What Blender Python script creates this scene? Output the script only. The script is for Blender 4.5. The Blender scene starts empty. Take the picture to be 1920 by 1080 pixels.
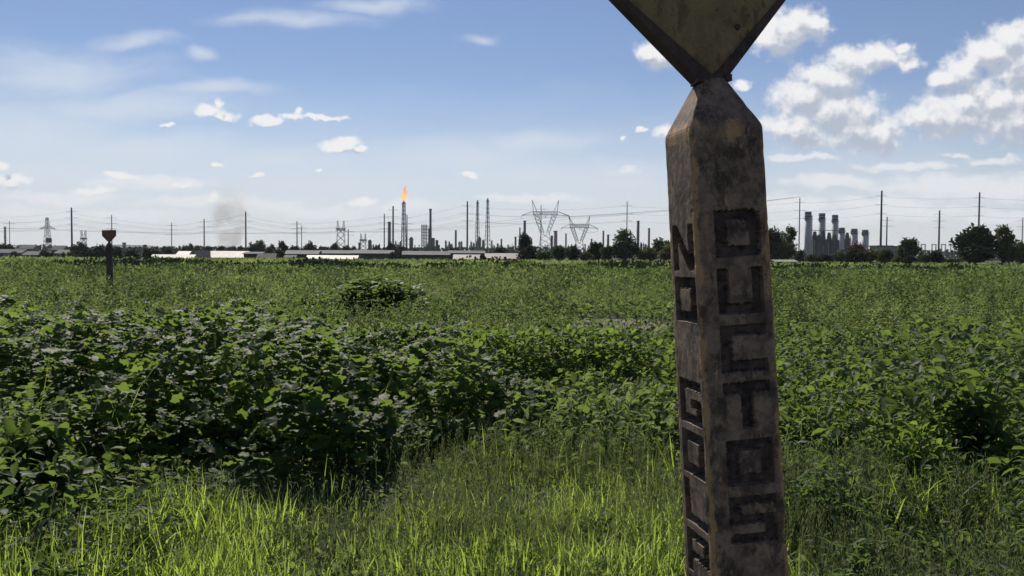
import bpy, math, random
import numpy as np
from mathutils import Vector, Matrix, noise as mnoise

sc = bpy.context.scene
C = sc.collection
R = math.radians
rnd = random.Random(7)
rng = np.random.default_rng(11)

# ------------------------------------------------------------------ camera
F = 1663.0            # focal length in photograph pixels (1920 wide)
CZ = 1.55
PITCH, ROLL = math.atan(62.0 / F), R(0.35)
CAMR = Matrix.Rotation(math.pi / 2 - PITCH, 3, 'X') @ Matrix.Rotation(ROLL, 3, 'Z')
cd = bpy.data.cameras.new('camera')
cd.sensor_width = 36.0
cd.lens = 36.0 * F / 1920.0
cd.clip_start, cd.clip_end = 0.05, 12000
cam = bpy.data.objects.new('camera', cd)
cam.matrix_world = Matrix.Translation((0, 0, CZ)) @ CAMR.to_4x4()
C.objects.link(cam)
sc.camera = cam

# ------------------------------------------------------------------ light
SUN_AZ, SUN_EL = R(-19), R(42)          # ahead of the camera, slightly left, high
sun_dir = Vector((math.sin(SUN_AZ) * math.cos(SUN_EL), math.cos(SUN_AZ) * math.cos(SUN_EL), math.sin(SUN_EL)))
sl = bpy.data.lights.new('sun', 'SUN')
sl.energy, sl.angle, sl.color = 4.6, R(0.53), (1.0, 0.93, 0.82)
so = bpy.data.objects.new('sun', sl)
so.rotation_euler = (-sun_dir).to_track_quat('-Z', 'Y').to_euler()
so.location = (0, 0, 300)
C.objects.link(so)

sc.view_settings.view_transform = 'Standard'
sc.view_settings.look = 'None'
sc.view_settings.exposure = 0.0
sc.view_settings.gamma = 1.0
sc.render.engine = 'CYCLES'
sc.cycles.max_bounces = 6
sc.cycles.diffuse_bounces = 3
sc.cycles.glossy_bounces = 2
sc.cycles.transmission_bounces = 4
sc.cycles.transparent_max_bounces = 4
sc.cycles.volume_bounces = 1
sc.cycles.use_denoising = True
sc.cycles.sample_clamp_indirect = 4.0

# ------------------------------------------------------------------ sky with clouds
world = bpy.data.worlds.new('World')
sc.world = world
world.use_nodes = True
wt = world.node_tree
for n in list(wt.nodes):
    wt.nodes.remove(n)


def node(t, kind, **kw):
    n = t.nodes.new(kind)
    for k, v in kw.items():
        setattr(n, k, v)
    return n


def mth(t, op, a, b=None, c=None, clamp=False):
    n = t.nodes.new('ShaderNodeMath')
    n.operation = op
    n.use_clamp = clamp
    for i, v in enumerate((a, b, c)):
        if v is None:
            continue
        if isinstance(v, (int, float)):
            n.inputs[i].default_value = v
        else:
            t.links.new(v, n.inputs[i])
    return n.outputs[0]


def vmth(t, op, a, b=None, c=None, out=0):
    n = t.nodes.new('ShaderNodeVectorMath')
    n.operation = op
    for i, v in enumerate((a, b, c)):
        if v is None:
            continue
        if isinstance(v, (tuple, list)):
            n.inputs[i].default_value = v
        else:
            t.links.new(v, n.inputs[i])
    return n.outputs[out]


def smooth(t, v, lo, hi, to0=0.0, to1=1.0):
    n = t.nodes.new('ShaderNodeMapRange')
    n.interpolation_type = 'SMOOTHSTEP'
    t.links.new(v, n.inputs[0])
    n.inputs[1].default_value, n.inputs[2].default_value = lo, hi
    n.inputs[3].default_value, n.inputs[4].default_value = to0, to1
    return n.outputs[0]


# cumulus puffs: (bearing tangent*F, elevation tangent*F, radii)
def cl(px, py, rx, ry):
    return ((px - 960) / F, (478 + 0.006 * (px - 960) - py) / F, rx / F, ry / F)


CUMULUS = [cl(*a) for a in (
    # tall heap right of the post
    (1640, 108, 52, 26), (1588, 122, 42, 28), (1545, 152, 66, 36), (1500, 186, 60, 40), (1560, 212, 92, 44),
    (1610, 250, 74, 36), (1485, 246, 60, 34), (1650, 262, 30, 26), (1690, 120, 26, 18), (1682, 96, 20, 10),
    # heap at the far right
    (1890, 78, 52, 34), (1850, 104, 64, 34), (1900, 130, 60, 60), (1822, 118, 34, 22), (1790, 140, 44, 26), (1765, 150, 30, 22),
    (1850, 196, 120, 42), (1780, 222, 90, 34), (1900, 230, 80, 44), (1722, 222, 44, 24), (1960, 110, 70, 90), (1990, 230, 90, 60),
    # small heaps near the plate
    (1478, 56, 60, 36), (1450, 80, 44, 30), (1515, 44, 26, 22), (1236, 106, 42, 26), (1215, 96, 26, 16), (1242, 250, 24, 13),
    (1385, 160, 17, 11), (1198, 243, 8, 6), (1170, 260, 6, 5),
    # small clouds on the left
    (398, 210, 24, 11), (428, 222, 22, 10), (412, 200, 10, 8), (505, 229, 34, 9), (545, 222, 26, 7), (610, 222, 40, 5), (556, 212, 10, 8),
    (632, 272, 36, 13), (668, 281, 20, 6), (882, 328, 22, 6), (595, 322, 10, 4), (480, 328, 13, 4), (404, 311, 9, 4), (318, 239, 14, 5),
    (228, 330, 28, 7), (180, 357, 36, 7), (348, 349, 20, 4), (24, 340, 40, 12), (402, 371, 14, 9), (678, 380, 28, 9), (8, 310, 16, 8))]
# low banks near the horizon
BANKS = [cl(*a) for a in (
    (1690, 314, 90, 9), (1560, 340, 110, 14), (1700, 400, 200, 18), (1540, 410, 120, 14), (1880, 410, 120, 16), (1500, 295, 60, 7), (300, 345, 120, 14), (120, 370, 120, 16), (480, 385, 90, 12), (1780, 350, 150, 26), (1900, 352, 120, 30), (1640, 385, 130, 22), (1480, 380, 70, 20), (1850, 300, 60, 8), (1770, 292, 26, 6),
    (760, 388, 70, 14), (600, 400, 110, 14), (350, 380, 110, 12), (70, 402, 90, 20), (240, 408, 120, 14), (1175, 325, 26, 8), (980, 372, 120, 10))]
CIRRUS = [cl(*a) for a in (
    (280, 82, 80, 14), (560, 40, 100, 14), (700, 14, 80, 14), (410, 112, 30, 12), (60, 250, 190, 60), (90, 140, 190, 44), (230, 200, 160, 30), (260, 280, 170, 30),
    (400, 172, 100, 12), (900, 72, 40, 8), (860, 300, 160, 26), (980, 330, 190, 24), (520, 300, 200, 26), (60, 330, 240, 50), (1000, 270, 120, 16),
    (1150, 330, 120, 24), (600, 345, 260, 30))]

cf = bpy.data.node_groups.new('cloud_field', 'ShaderNodeTree')
cf.interface.new_socket('P', in_out='INPUT', socket_type='NodeSocketVector')
cf.interface.new_socket('Near', in_out='OUTPUT', socket_type='NodeSocketFloat')
gi, go = cf.nodes.new('NodeGroupInput'), cf.nodes.new('NodeGroupOutput')


def near_blobs(t, p, blobs):
    cur = None
    for (u, v, a, b) in blobs:
        d = vmth(t, 'LENGTH', vmth(t, 'MULTIPLY_ADD', p, (1 / a, 1 / b, 0), (-u / a, -v / b, 0)), out=1)
        cur = d if cur is None else mth(t, 'SMOOTH_MIN', cur, d, 0.22)
    return cur


cf.links.new(near_blobs(cf, gi.outputs[0], CUMULUS), go.inputs[0])

tc = node(wt, 'ShaderNodeTexCoord')
sep = node(wt, 'ShaderNodeSeparateXYZ')
wt.links.new(tc.outputs['Generated'], sep.inputs[0])
ay = mth(wt, 'MAXIMUM', mth(wt, 'ABSOLUTE', sep.outputs[1]), 0.05)
comb = node(wt, 'ShaderNodeCombineXYZ')
wt.links.new(mth(wt, 'DIVIDE', sep.outputs[0], ay), comb.inputs[0])
wt.links.new(mth(wt, 'DIVIDE', sep.outputs[2], ay), comb.inputs[1])
P0 = comb.outputs[0]


def nz(t, p, scale, detail=6.0, rough=0.6, col=False):
    n = node(t, 'ShaderNodeTexNoise')
    n.inputs['Scale'].default_value = scale
    n.inputs['Detail'].default_value = detail
    n.inputs['Roughness'].default_value = rough
    t.links.new(p, n.inputs['Vector'])
    return n.outputs[1 if col else 0]


def cloud_density(p):
    warp = vmth(wt, 'SUBTRACT', nz(wt, p, 42, 4, 0.6, True), (0.5, 0.5, 0.5))
    pw = vmth(wt, 'MULTIPLY_ADD', warp, (0.030, 0.020, 0), p)
    g = wt.nodes.new('ShaderNodeGroup')
    g.node_tree = cf
    wt.links.new(pw, g.inputs[0])
    n1 = nz(wt, p, 50, 7, 0.56)
    f = mth(wt, 'SUBTRACT', 1.22, g.outputs[0])
    f = mth(wt, 'MULTIPLY_ADD', mth(wt, 'SUBTRACT', n1, 0.5), 1.75, f)
    return f


D0 = cloud_density(P0)
D1 = cloud_density(vmth(wt, 'ADD', P0, (-0.006, 0.013, 0)))
alpha = smooth(wt, D0, -0.15, 0.70)
# thickness towards the sun makes the underside grey
shade = smooth(wt, mth(wt, 'SUBTRACT', D1, mth(wt, 'MULTIPLY', D0, 0.55)), -0.15, 0.62)

pb = vmth(wt, 'MULTIPLY_ADD', vmth(wt, 'SUBTRACT', nz(wt, P0, 22, 5, 0.6, True), (0.5, 0.5, 0.5)), (0.10, 0.030, 0), P0)
bank = mth(wt, 'MULTIPLY_ADD', mth(wt, 'SUBTRACT', nz(wt, vmth(wt, 'MULTIPLY', P0, (1, 2.2, 1)), 34, 6, 0.6), 0.5), 1.5, mth(wt, 'SUBTRACT', 1.05, near_blobs(wt, pb, BANKS)))
abank = smooth(wt, bank, -0.2, 0.7, 0, 0.85)
pc = vmth(wt, 'MULTIPLY_ADD', vmth(wt, 'SUBTRACT', nz(wt, P0, 7, 4, 0.55, True), (0.5, 0.5, 0.5)), (0.16, 0.05, 0), P0)
cir = mth(wt, 'MULTIPLY_ADD', mth(wt, 'SUBTRACT', nz(wt, vmth(wt, 'MULTIPLY', pc, (1, 4.5, 1)), 9, 6, 0.62), 0.5), 1.7, mth(wt, 'SUBTRACT', 1.0, near_blobs(wt, pc, CIRRUS)))
acir = smooth(wt, cir, -0.80, 1.0, 0, 0.68)

skyn = node(wt, 'ShaderNodeTexSky')
skyn.sky_type = 'NISHITA'
skyn.sun_disc = False
skyn.sun_elevation, skyn.sun_rotation = SUN_EL, SUN_AZ
skyn.air_density, skyn.dust_density, skyn.ozone_density = 1.0, 0.0, 4.5
SKY = 0.085


def mixc(t, f, a, b):
    n = t.nodes.new('ShaderNodeMix')
    n.data_type = 'RGBA'
    if isinstance(f, (int, float)):
        n.inputs[0].default_value = f
    else:
        t.links.new(f, n.inputs[0])
    for i, v in ((6, a), (7, b)):
        if isinstance(v, (tuple, list)):
            n.inputs[i].default_value = (*v[:3], 1)
        else:
            t.links.new(v, n.inputs[i])
    return n.outputs[2]


def rad(r, g, b):
    return (r / SKY, g / SKY, b / SKY)


col = vmth(wt, 'MULTIPLY', skyn.outputs[0], (1.06, .925, .945))
# horizon haze painted into the sky colour as a pale uneven band
veil = mth(wt, 'MULTIPLY_ADD', mth(wt, 'SUBTRACT', nz(wt, vmth(wt, 'MULTIPLY', P0, (1, 3, 1)), 5, 5, .6), .5), -.10, mth(wt, 'DIVIDE', sep.outputs[2], ay))
col = mixc(wt, smooth(wt, veil, -0.02, 0.22, .80, 0), col, rad(0.76, 0.80, 0.86))
col = mixc(wt, acir, col, rad(0.70, 0.76, 0.85))
col = mixc(wt, abank, col, rad(0.84, 0.86, 0.89))
ccol = mixc(wt, shade, rad(0.90, 0.90, 0.91), rad(0.47, 0.52, 0.62))
col = mixc(wt, alpha, col, ccol)
bg = node(wt, 'ShaderNodeBackground')
bg.inputs[1].default_value = SKY
wt.links.new(col, bg.inputs[0])
wo = node(wt, 'ShaderNodeOutputWorld')
wt.links.new(bg.outputs[0], wo.inputs[0])
world.cycles.sampling_method = 'MANUAL'
world.cycles.sample_map_resolution = 512


# ------------------------------------------------------------------ helpers
def ray(px, py):
    return CAMR @ Vector(((px - 960) / F, -(py - 540) / F, -1.0))


def at(px, py, Y):
    r = ray(px, py)
    return Vector((0, 0, CZ)) + r * (Y / r.y)


def sstep(a, b, x):
    t = np.clip((x - a) / (b - a), 0, 1)
    return t * t * (3 - 2 * t)


def gz(x, y):
    """ground height: level fields, a 1.5 m drop past their far edge"""
    return -1.5 * sstep(186, 202, y) * (1 - 0.0 * x)


def _hash(ix, iy, seed):
    v = np.sin(ix * 127.1 + iy * 311.7 + seed * 74.7) * 43758.5453
    return v - np.floor(v)


def vnoise(x, y, seed=0):
    ix, iy = np.floor(x), np.floor(y)
    fx, fy = x - ix, y - iy
    fx, fy = fx * fx * (3 - 2 * fx), fy * fy * (3 - 2 * fy)
    a, b = _hash(ix, iy, seed), _hash(ix + 1, iy, seed)
    c, d = _hash(ix, iy + 1, seed), _hash(ix + 1, iy + 1, seed)
    return (a * (1 - fx) + b * fx) * (1 - fy) + (c * (1 - fx) + d * fx) * fy


def fbm(x, y, seed=0, o=3):
    s, a, t = 0, 1.0, 0
    for k in range(o):
        s = s + a * vnoise(x * 2 ** k, y * 2 ** k, seed + k)
        t += a
        a *= 0.5
    return s / t


def mesh_np(name, V, Fc, mat, tint=None, smooth_=False):
    V = np.asarray(V, np.float32)
    Fc = np.asarray(Fc, np.int32)
    me = bpy.data.meshes.new(name)
    me.vertices.add(len(V))
    me.vertices.foreach_set('co', V.ravel())
    k = Fc.shape[1]
    me.loops.add(Fc.size)
    me.loops.foreach_set('vertex_index', Fc.ravel())
    me.polygons.add(len(Fc))
    me.polygons.foreach_set('loop_start', np.arange(0, Fc.size, k, dtype=np.int32))
    me.update(calc_edges=True)
    if tint is not None:
        a = me.attributes.new('tint', 'FLOAT', 'POINT')
        a.data.foreach_set('value', np.asarray(tint, np.float32))
    if smooth_:
        me.polygons.foreach_set('use_smooth', np.ones(len(Fc), bool))
    me.materials.append(mat)
    return me


class MB:
    def __init__(self):
        self.v, self.f = [], []

    def add(self, vs, fs):
        o = len(self.v)
        self.v += [tuple(v) for v in vs]
        self.f += [tuple(i + o for i in f) for f in fs]
        return self

    def box(self, c, s, rz=0.0):
        cx, cy, cz = c
        co, si = math.cos(rz), math.sin(rz)
        vs = []
        for dz in (-.5, .5):
            for dx, dy in ((-.5, -.5), (.5, -.5), (.5, .5), (-.5, .5)):
                x, y = dx * s[0], dy * s[1]
                vs.append((cx + x * co - y * si, cy + x * si + y * co, cz + dz * s[2]))
        return self.add(vs, [(3, 2, 1, 0), (4, 5, 6, 7), (0, 1, 5, 4), (1, 2, 6, 5), (2, 3, 7, 6), (3, 0, 4, 7)])

    def tube(self, p0, p1, r0, r1=None, n=8):
        r1 = r0 if r1 is None else r1
        p0, p1 = Vector(p0), Vector(p1)
        d = p1 - p0
        if d.length < 1e-6:
            return self
        d.normalize()
        a = d.orthogonal().normalized()
        b = d.cross(a)
        vs = []
        for p, r in ((p0, r0), (p1, r1)):
            for i in range(n):
                t = 2 * math.pi * i / n
                vs.append(p + (a * math.cos(t) + b * math.sin(t)) * r)
        fs = [(i, (i + 1) % n, n + (i + 1) % n, n + i) for i in range(n)]
        fs += [tuple(range(n - 1, -1, -1)), tuple(range(n, 2 * n))]
        return self.add(vs, fs)

    def lathe(self, prof, n=14, c=(0, 0)):
        vs = []
        for r, z in prof:
            for i in range(n):
                t = 2 * math.pi * i / n
                vs.append((c[0] + r * math.cos(t), c[1] + r * math.sin(t), z))
        fs = []
        for k in range(len(prof) - 1):
            for i in range(n):
                j = (i + 1) % n
                fs.append((k * n + i, k * n + j, (k + 1) * n + j, (k + 1) * n + i))
        fs.append(tuple(range(n - 1, -1, -1)))
        m = (len(prof) - 1) * n
        fs.append(tuple(range(m, m + n)))
        return self.add(vs, fs)

    def build(self, name, mat, parent=None, smooth_=False):
        me = bpy.data.meshes.new(name)
        me.from_pydata(self.v, [], self.f)
        me.update()
        if smooth_:
            me.polygons.foreach_set('use_smooth', np.ones(len(me.polygons), bool))
        me.materials.append(mat)
        return link(name, me, parent)


def link(name, me, parent=None):
    o = bpy.data.objects.new(name, me)
    C.objects.link(o)
    if parent is not None:
        o.parent = parent
    return o


def tag(o, label=None, cat=None, group=None, kind=None):
    if label:
        o['label'] = label
    if cat:
        o['category'] = cat
    if group:
        o['group'] = group
    if kind:
        o['kind'] = kind
    return o


def thing(name, label, cat, loc, group=None):
    o = bpy.data.objects.new(name, None)
    o.empty_display_size = 0.3
    o.location = loc
    C.objects.link(o)
    return tag(o, label, cat, group)


# ------------------------------------------------------------------ materials
def new_mat(name):
    m = bpy.data.materials.new(name)
    m.use_nodes = True
    t = m.node_tree
    b = t.nodes['Principled BSDF']
    return m, t, b


def surf(name, c1, c2, scale=3.0, rough=0.8, metal=0.0, bump=0.0, detail=5.0, lo=0.35, hi=0.65, stretch=(1, 1, 1)):
    m, t, b = new_mat(name)
    co = node(t, 'ShaderNodeTexCoord').outputs['Object']
    p = vmth(t, 'MULTIPLY', co, stretch)
    n = nz(t, p, scale, detail, 0.6)
    t.links.new(mixc(t, smooth(t, n, lo, hi), c1, c2), b.inputs['Base Color'])
    b.inputs['Roughness'].default_value = rough
    b.inputs['Metallic'].default_value = metal
    if bump:
        bn = node(t, 'ShaderNodeBump')
        bn.inputs['Strength'].default_value = bump
        bn.inputs['Distance'].default_value = 0.02
        t.links.new(nz(t, p, scale * 6, 5, 0.6), bn.inputs['Height'])
        t.links.new(bn.outputs[0], b.inputs['Normal'])
    return m


def leaf_mat(name, dark, mid, light, trans=0.35, tcol=(0.22, 0.36, 0.04), rough=0.42, spec=0.5):
    """leaf surface: per-leaf tint from the mesh, gloss, and light shining through"""
    m, t, b = new_mat(name)
    at_ = node(t, 'ShaderNodeAttribute', attribute_name='tint')
    rp = node(t, 'ShaderNodeValToRGB')
    e = rp.color_ramp.elements
    e[0].color = (*dark, 1)
    e[1].color = (*light, 1)
    k = e.new(0.5)
    k.color = (*mid, 1)
    e[2].position = .93
    y_ = e.new(1.0)
    y_.color = (light[0] * 1.9, light[1] * 1.25, light[2] * 1.3, 1)
    t.links.new(at_.outputs['Fac'], rp.inputs[0])
    t.links.new(rp.outputs[0], b.inputs['Base Color'])
    b.inputs['Roughness'].default_value = rough
    b.inputs['Specular IOR Level'].default_value = spec
    tr = node(t, 'ShaderNodeBsdfTranslucent')
    t.links.new(mixc(t, mth(t, 'MULTIPLY_ADD', at_.outputs['Fac'], 0.7, 0.3), (tcol[0] * .35, tcol[1] * .4, tcol[2] * .4), tcol), tr.inputs[0])
    mx = node(t, 'ShaderNodeMixShader')
    mx.inputs[0].default_value = trans
    t.links.new(b.outputs[0], mx.inputs[1])
    t.links.new(tr.outputs[0], mx.inputs[2])
    t.links.new(mx.outputs[0], t.nodes['Material Output'].inputs[0])
    return m


M = {}
M['steel_dark'] = surf('steel_dark', (.030, .030, .034), (.055, .052, .052), 2, .6)
M['steel_rusty'] = surf('steel_rusty', (.10, .065, .055), (.15, .09, .07), 2, .7)
M['steel_grey'] = surf('steel_grey', (.055, .055, .065), (.11, .105, .11), 1.5, .6)
M['steel_pale'] = surf('steel_pale', (.30, .30, .31), (.40, .39, .39), 1, .55)
M['stack_pale'] = surf('stack_pale', (.38, .36, .37), (.50, .48, .48), .35, .6, stretch=(1, 1, .15))
M['stack_pink'] = surf('stack_pink', (.34, .19, .19), (.45, .28, .27), .5, .7)
M['plant_dark'] = surf('plant_dark', (.014, .017, .026), (.040, .042, .055), .25, .7, stretch=(1, 1, .3))
M['band_dark'] = surf('band_dark', (.05, .045, .045), (.09, .08, .08), 1, .7)
M['roof_white'] = surf('roof_white', (.38, .33, .27), (.50, .44, .37), .6, .6)
M['roof_grey'] = surf('roof_grey', (.085, .08, .085), (.13, .12, .125), .4, .85)
M['roof_dark'] = surf('roof_dark', (.06, .055, .06), (.10, .09, .09), .4, .7)
M['wall_dark'] = surf('wall_dark', (.045, .038, .040), (.075, .06, .058), .5, .85)
M['wall_brick'] = surf('wall_brick', (.17, .09, .07), (.23, .13, .10), 1.5, .85)
M['wall_grey'] = surf('wall_grey', (.24, .23, .22), (.32, .30, .29), .4, .85)
M['wire'] = surf('wire', (.07, .07, .08), (.09, .09, .10), 1, .5)
M['bark'] = surf('bark', (.07, .05, .035), (.12, .09, .06), 3, .9, bump=.5)
M['insulator'] = surf('insulator', (.10, .07, .06), (.16, .12, .10), 3, .35)
M['soil'] = surf('soil', (.035, .032, .018), (.075, .065, .035), .5, .95, bump=.4)
M['dirt'] = surf('dirt', (.12, .095, .065), (.19, .155, .11), 1.2, .95, bump=.4)
M['hill'] = surf('hill', (.06, .08, .08), (.08, .10, .09), .01, .95)

# field ground: low crop green, browner close up
gm, t, b = new_mat('field_ground')
co = node(t, 'ShaderNodeTexCoord').outputs['Object']
n1 = nz(t, co, 0.09, 5, .6)
n2 = nz(t, vmth(t, 'MULTIPLY', co, (.4, 1.4, 1)), .5, 5, .65)
c = mixc(t, smooth(t, n1, .38, .62), (.030, .045, .016), (.058, .080, .024))
c = mixc(t, smooth(t, n2, .45, .75), c, (.022, .024, .013))
t.links.new(c, b.inputs['Base Color'])
b.inputs['Roughness'].default_value = .95
bn = node(t, 'ShaderNodeBump')
bn.inputs['Distance'].default_value = .12
t.links.new(nz(t, co, 4, 5, .6), bn.inputs['Height'])
t.links.new(bn.outputs[0], b.inputs['Normal'])
M['ground'] = gm

M['leaf_vine'] = leaf_mat('leaf_vine', (.018, .034, .012), (.038, .068, .020), (.072, .112, .028), .38, (.36, .52, .08), .55, .13)
M['leaf_weed'] = leaf_mat('leaf_weed', (.024, .038, .016), (.056, .090, .030), (.120, .148, .048), .36, (.45, .57, .15), .7, .12)
M['leaf_shrub'] = leaf_mat('leaf_shrub', (.018, .032, .013), (.036, .064, .022), (.070, .106, .032), .36, (.35, .50, .09), .55, .18)
M['grass_bright'] = leaf_mat('grass_bright', (.028, .044, .012), (.060, .095, .020), (.110, .155, .030), .55, (.66, .84, .13), .5, .3)
M['grass_fine'] = leaf_mat('grass_fine', (.026, .031, .016), (.052, .062, .030), (.105, .105, .058), .36, (.28, .33, .12), .6, .25)
M['crop'] = leaf_mat('crop', (.055, .078, .028), (.095, .125, .040), (.140, .165, .055), .40, (.46, .58, .15), .55, .3)
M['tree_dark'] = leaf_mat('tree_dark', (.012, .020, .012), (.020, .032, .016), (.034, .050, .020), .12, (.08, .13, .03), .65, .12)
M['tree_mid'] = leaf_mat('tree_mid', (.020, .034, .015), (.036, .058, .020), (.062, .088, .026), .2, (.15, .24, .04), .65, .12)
M['tree_olive'] = leaf_mat('tree_olive', (.040, .046, .018), (.070, .078, .026), (.110, .110, .036), .25, (.26, .28, .06), .65, .12)
M['tree_red'] = leaf_mat('tree_red', (.060, .022, .018), (.11, .035, .028), (.16, .05, .035), .2, (.30, .08, .05), .55, .3)

# ------------------------------------------------------------------ ground, path, hills
radii = np.concatenate([[0.0], np.geomspace(0.6, 3850, 150)])
na = 180
V, Q = [(0, 0, 0)], []
ang = np.linspace(0, 2 * math.pi, na, endpoint=False)
for r in radii[1:]:
    x, y = r * np.sin(ang), r * np.cos(ang)
    z = gz(x, y)
    V += list(zip(x, y, z))
V = np.array(V)
tri = [(0, 1 + (i + 1) % na, 1 + i) for i in range(na)]
for k in range(len(radii) - 2):
    a = 1 + k * na
    for i in range(na):
        j = (i + 1) % na
        tri += [(a + i, a + j, a + na + j), (a + i, a + na + j, a + na + i)]
g = link('ground', mesh_np('ground', V, tri, M['ground'], smooth_=True))
tag(g, kind='structure')


def blob_sheet(name, cx, cy, rx, ry, z, mat, seed):
    vs, n = [(cx, cy, z)], 48
    for i in range(n):
        a = 2 * math.pi * i / n
        k = 0.75 + 0.5 * mnoise.noise(Vector((math.cos(a) * 1.7 + seed, math.sin(a) * 1.7, seed)))
        vs.append((cx + rx * k * math.cos(a), cy + ry * k * math.sin(a), z))
    o = MB().add(vs, [(0, 1 + i, 1 + (i + 1) % n) for i in range(n)]).build(name, mat)
    return tag(o, kind='structure')


blob_sheet('dirt_path', 2.2, 19.3, 2.4, 2.3, .012, M['dirt'], 1.0)
blob_sheet('dirt_path', -5.0, 18.0, 1.6, 1.0, .012, M['dirt'], 4.0)

# distant hills on the left
hv, hf = [], []
nh = 60
for i in range(nh + 1):
    px = 90 + (480 - 90) * i / nh
    p = at(px, 470, 3300)
    tt = i / nh
    h = 24 * math.exp(-((tt - .33) / .26) ** 2) * (0.85 + .3 * mnoise.noise(Vector((tt * 7, 0, 3)))) + 14 * math.sin(math.pi * tt)
    hv += [(p.x, 3150, -1.6), (p.x, 3300, -1.5 + h), (p.x * 1.02, 3480, -1.6)]
for i in range(nh):
    a = i * 3
    hf += [(a, a + 3, a + 4, a + 1), (a + 1, a + 4, a + 5, a + 2)]
tag(MB().add(hv, hf).build('hills', M['hill'], smooth_=True), kind='structure')

# ------------------------------------------------------------------ concrete marker posts
LETTERS = {   # strokes as boxes in a unit cell, u right, v down
    'D': [(0, 0, .92, .22), (0, .78, .92, 1), (0, 0, .24, 1), (.76, .06, 1, .94)],
    'U': [(0, 0, .22, 1), (.77, 0, 1, 1), (0, .78, 1, 1)],
    'C': [(0, 0, 1, .22), (0, .77, 1, 1), (0, 0, .24, 1)],
    'T': [(0, 0, 1, .22), (.38, 0, .63, 1)],
    'O': [(0, 0, 1, .24), (0, .76, 1, 1), (0, 0, .25, 1), (.75, 0, 1, 1)],
    'S': [(0, 0, 1, .18), (0, 0, .23, .58), (0, .41, 1, .59), (.77, .41, 1, 1), (0, .82, 1, 1)],
    'N': [(0, 0, .25, 1), (.76, 0, 1, 1)],
    'G': [(0, 0, 1, .2), (0, 0, .24, 1), (0, .78, 1, 1), (.76, .5, 1, 1), (.5, .42, 1, .62)],
    'L': [(0, 0, .25, 1), (0, .78, 1, 1)],
    'P': [(0, 0, .24, 1), (0, 0, 1, .2), (.76, 0, 1, .66), (0, .48, 1, .66)],
    'E': [(0, 0, .2, 1), (0, 0, 1, .16), (0, .42, .9, .57), (0, .84, 1, 1)],
    'A': [(0, 0, .2, 1), (.8, 0, 1, 1), (0, 0, 1, .16), (0, .5, 1, .64)],
    'R': [(0, 0, .2, 1), (0, 0, 1, .16), (.8, 0, 1, .5), (0, .46, 1, .60), (.6, .55, .85, 1)],
}


def letter_hit(ch, u, v):
    if ch == 'N' and abs(u - (.12 + .76 * v)) < .13 and 0 <= v <= 1:
        return True
    return any(a <= u <= c and b <= v <= d for (a, b, c, d) in LETTERS[ch])


# conc_post material: dark weathered concrete with worn ochre paint and grey flakes
def concrete(name, base, base2, ochre, amount):
    m, t, b = new_mat(name)
    co = node(t, 'ShaderNodeTexCoord').outputs['Object']
    a = nz(t, co, 16, 10, .75)
    c = mixc(t, smooth(t, a, .35, .66), base, base2)
    patch = nz(t, vmth(t, 'MULTIPLY', co, (1, 1, .55)), 19, 10, .78)
    edge = node(t, 'ShaderNodeAttribute', attribute_name='tint')
    pm = smooth(t, mth(t, 'MULTIPLY_ADD', edge.outputs['Fac'], .19, patch), .55 - amount, .64 - amount)
    c = mixc(t, mth(t, 'MULTIPLY', pm, .8), c, ochre)
    c = mixc(t, smooth(t, nz(t, vmth(t, 'MULTIPLY', co, (1, 1, .6)), 34, 9, .75), .55, .62, 0, .75), c, (ochre[0] * .62, ochre[1] * .72, ochre[2] * .95))
    c = mixc(t, smooth(t, nz(t, vmth(t, 'MULTIPLY', co, (1, 1, .4)), 22, 8, .75), .54, .61, 0, .75), c, (base[0] * .6, base[1] * .6, base[2] * .6))
    spk = nz(t, co, 160, 3, .6)
    c = mixc(t, smooth(t, spk, .62, .74, 0, .55), c, (.32, .30, .27))
    c = mixc(t, smooth(t, nz(t, co, 70, 3, .6), .64, .74, 0, .8), c, (.02, .018, .018))
    t.links.new(c, b.inputs['Base Color'])
    b.inputs['Roughness'].default_value = .85
    bn = node(t, 'ShaderNodeBump')
    bn.inputs['Strength'].default_value = .45
    bn.inputs['Distance'].default_value = .004
    t.links.new(nz(t, co, 90, 8, .7), bn.inputs['Height'])
    t.links.new(bn.outputs[0], b.inputs['Normal'])
    return m


M['post'] = concrete('post_concrete', (.062, .037, .026), (.275, .185, .130), (.50, .28, .12), -.02)
M['post_letter'] = surf('post_letter', (.026, .018, .016), (.075, .050, .042), 22, .9, bump=.4)
M['post_letter_front'] = surf('post_letter_front', (.030, .020, .018), (.115, .078, .064), 34, .9, bump=.4)  # carved letter floors coloured darker than the post, less so on the front
M['post_far'] = surf('post_far', (.055, .038, .036), (.085, .055, .05), 6, .9)
M['plate_front'] = concrete('plate_front', (.19, .125, .055), (.30, .205, .090), (.34, .22, .10), -.05)
M['plate_far'] = surf('plate_far', (.26, .10, .07), (.17, .075, .05), 5, .8)
M['plate_rim'] = concrete('plate_rim', (.050, .032, .028), (.095, .055, .045), (.16, .08, .05), -.02)


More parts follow.
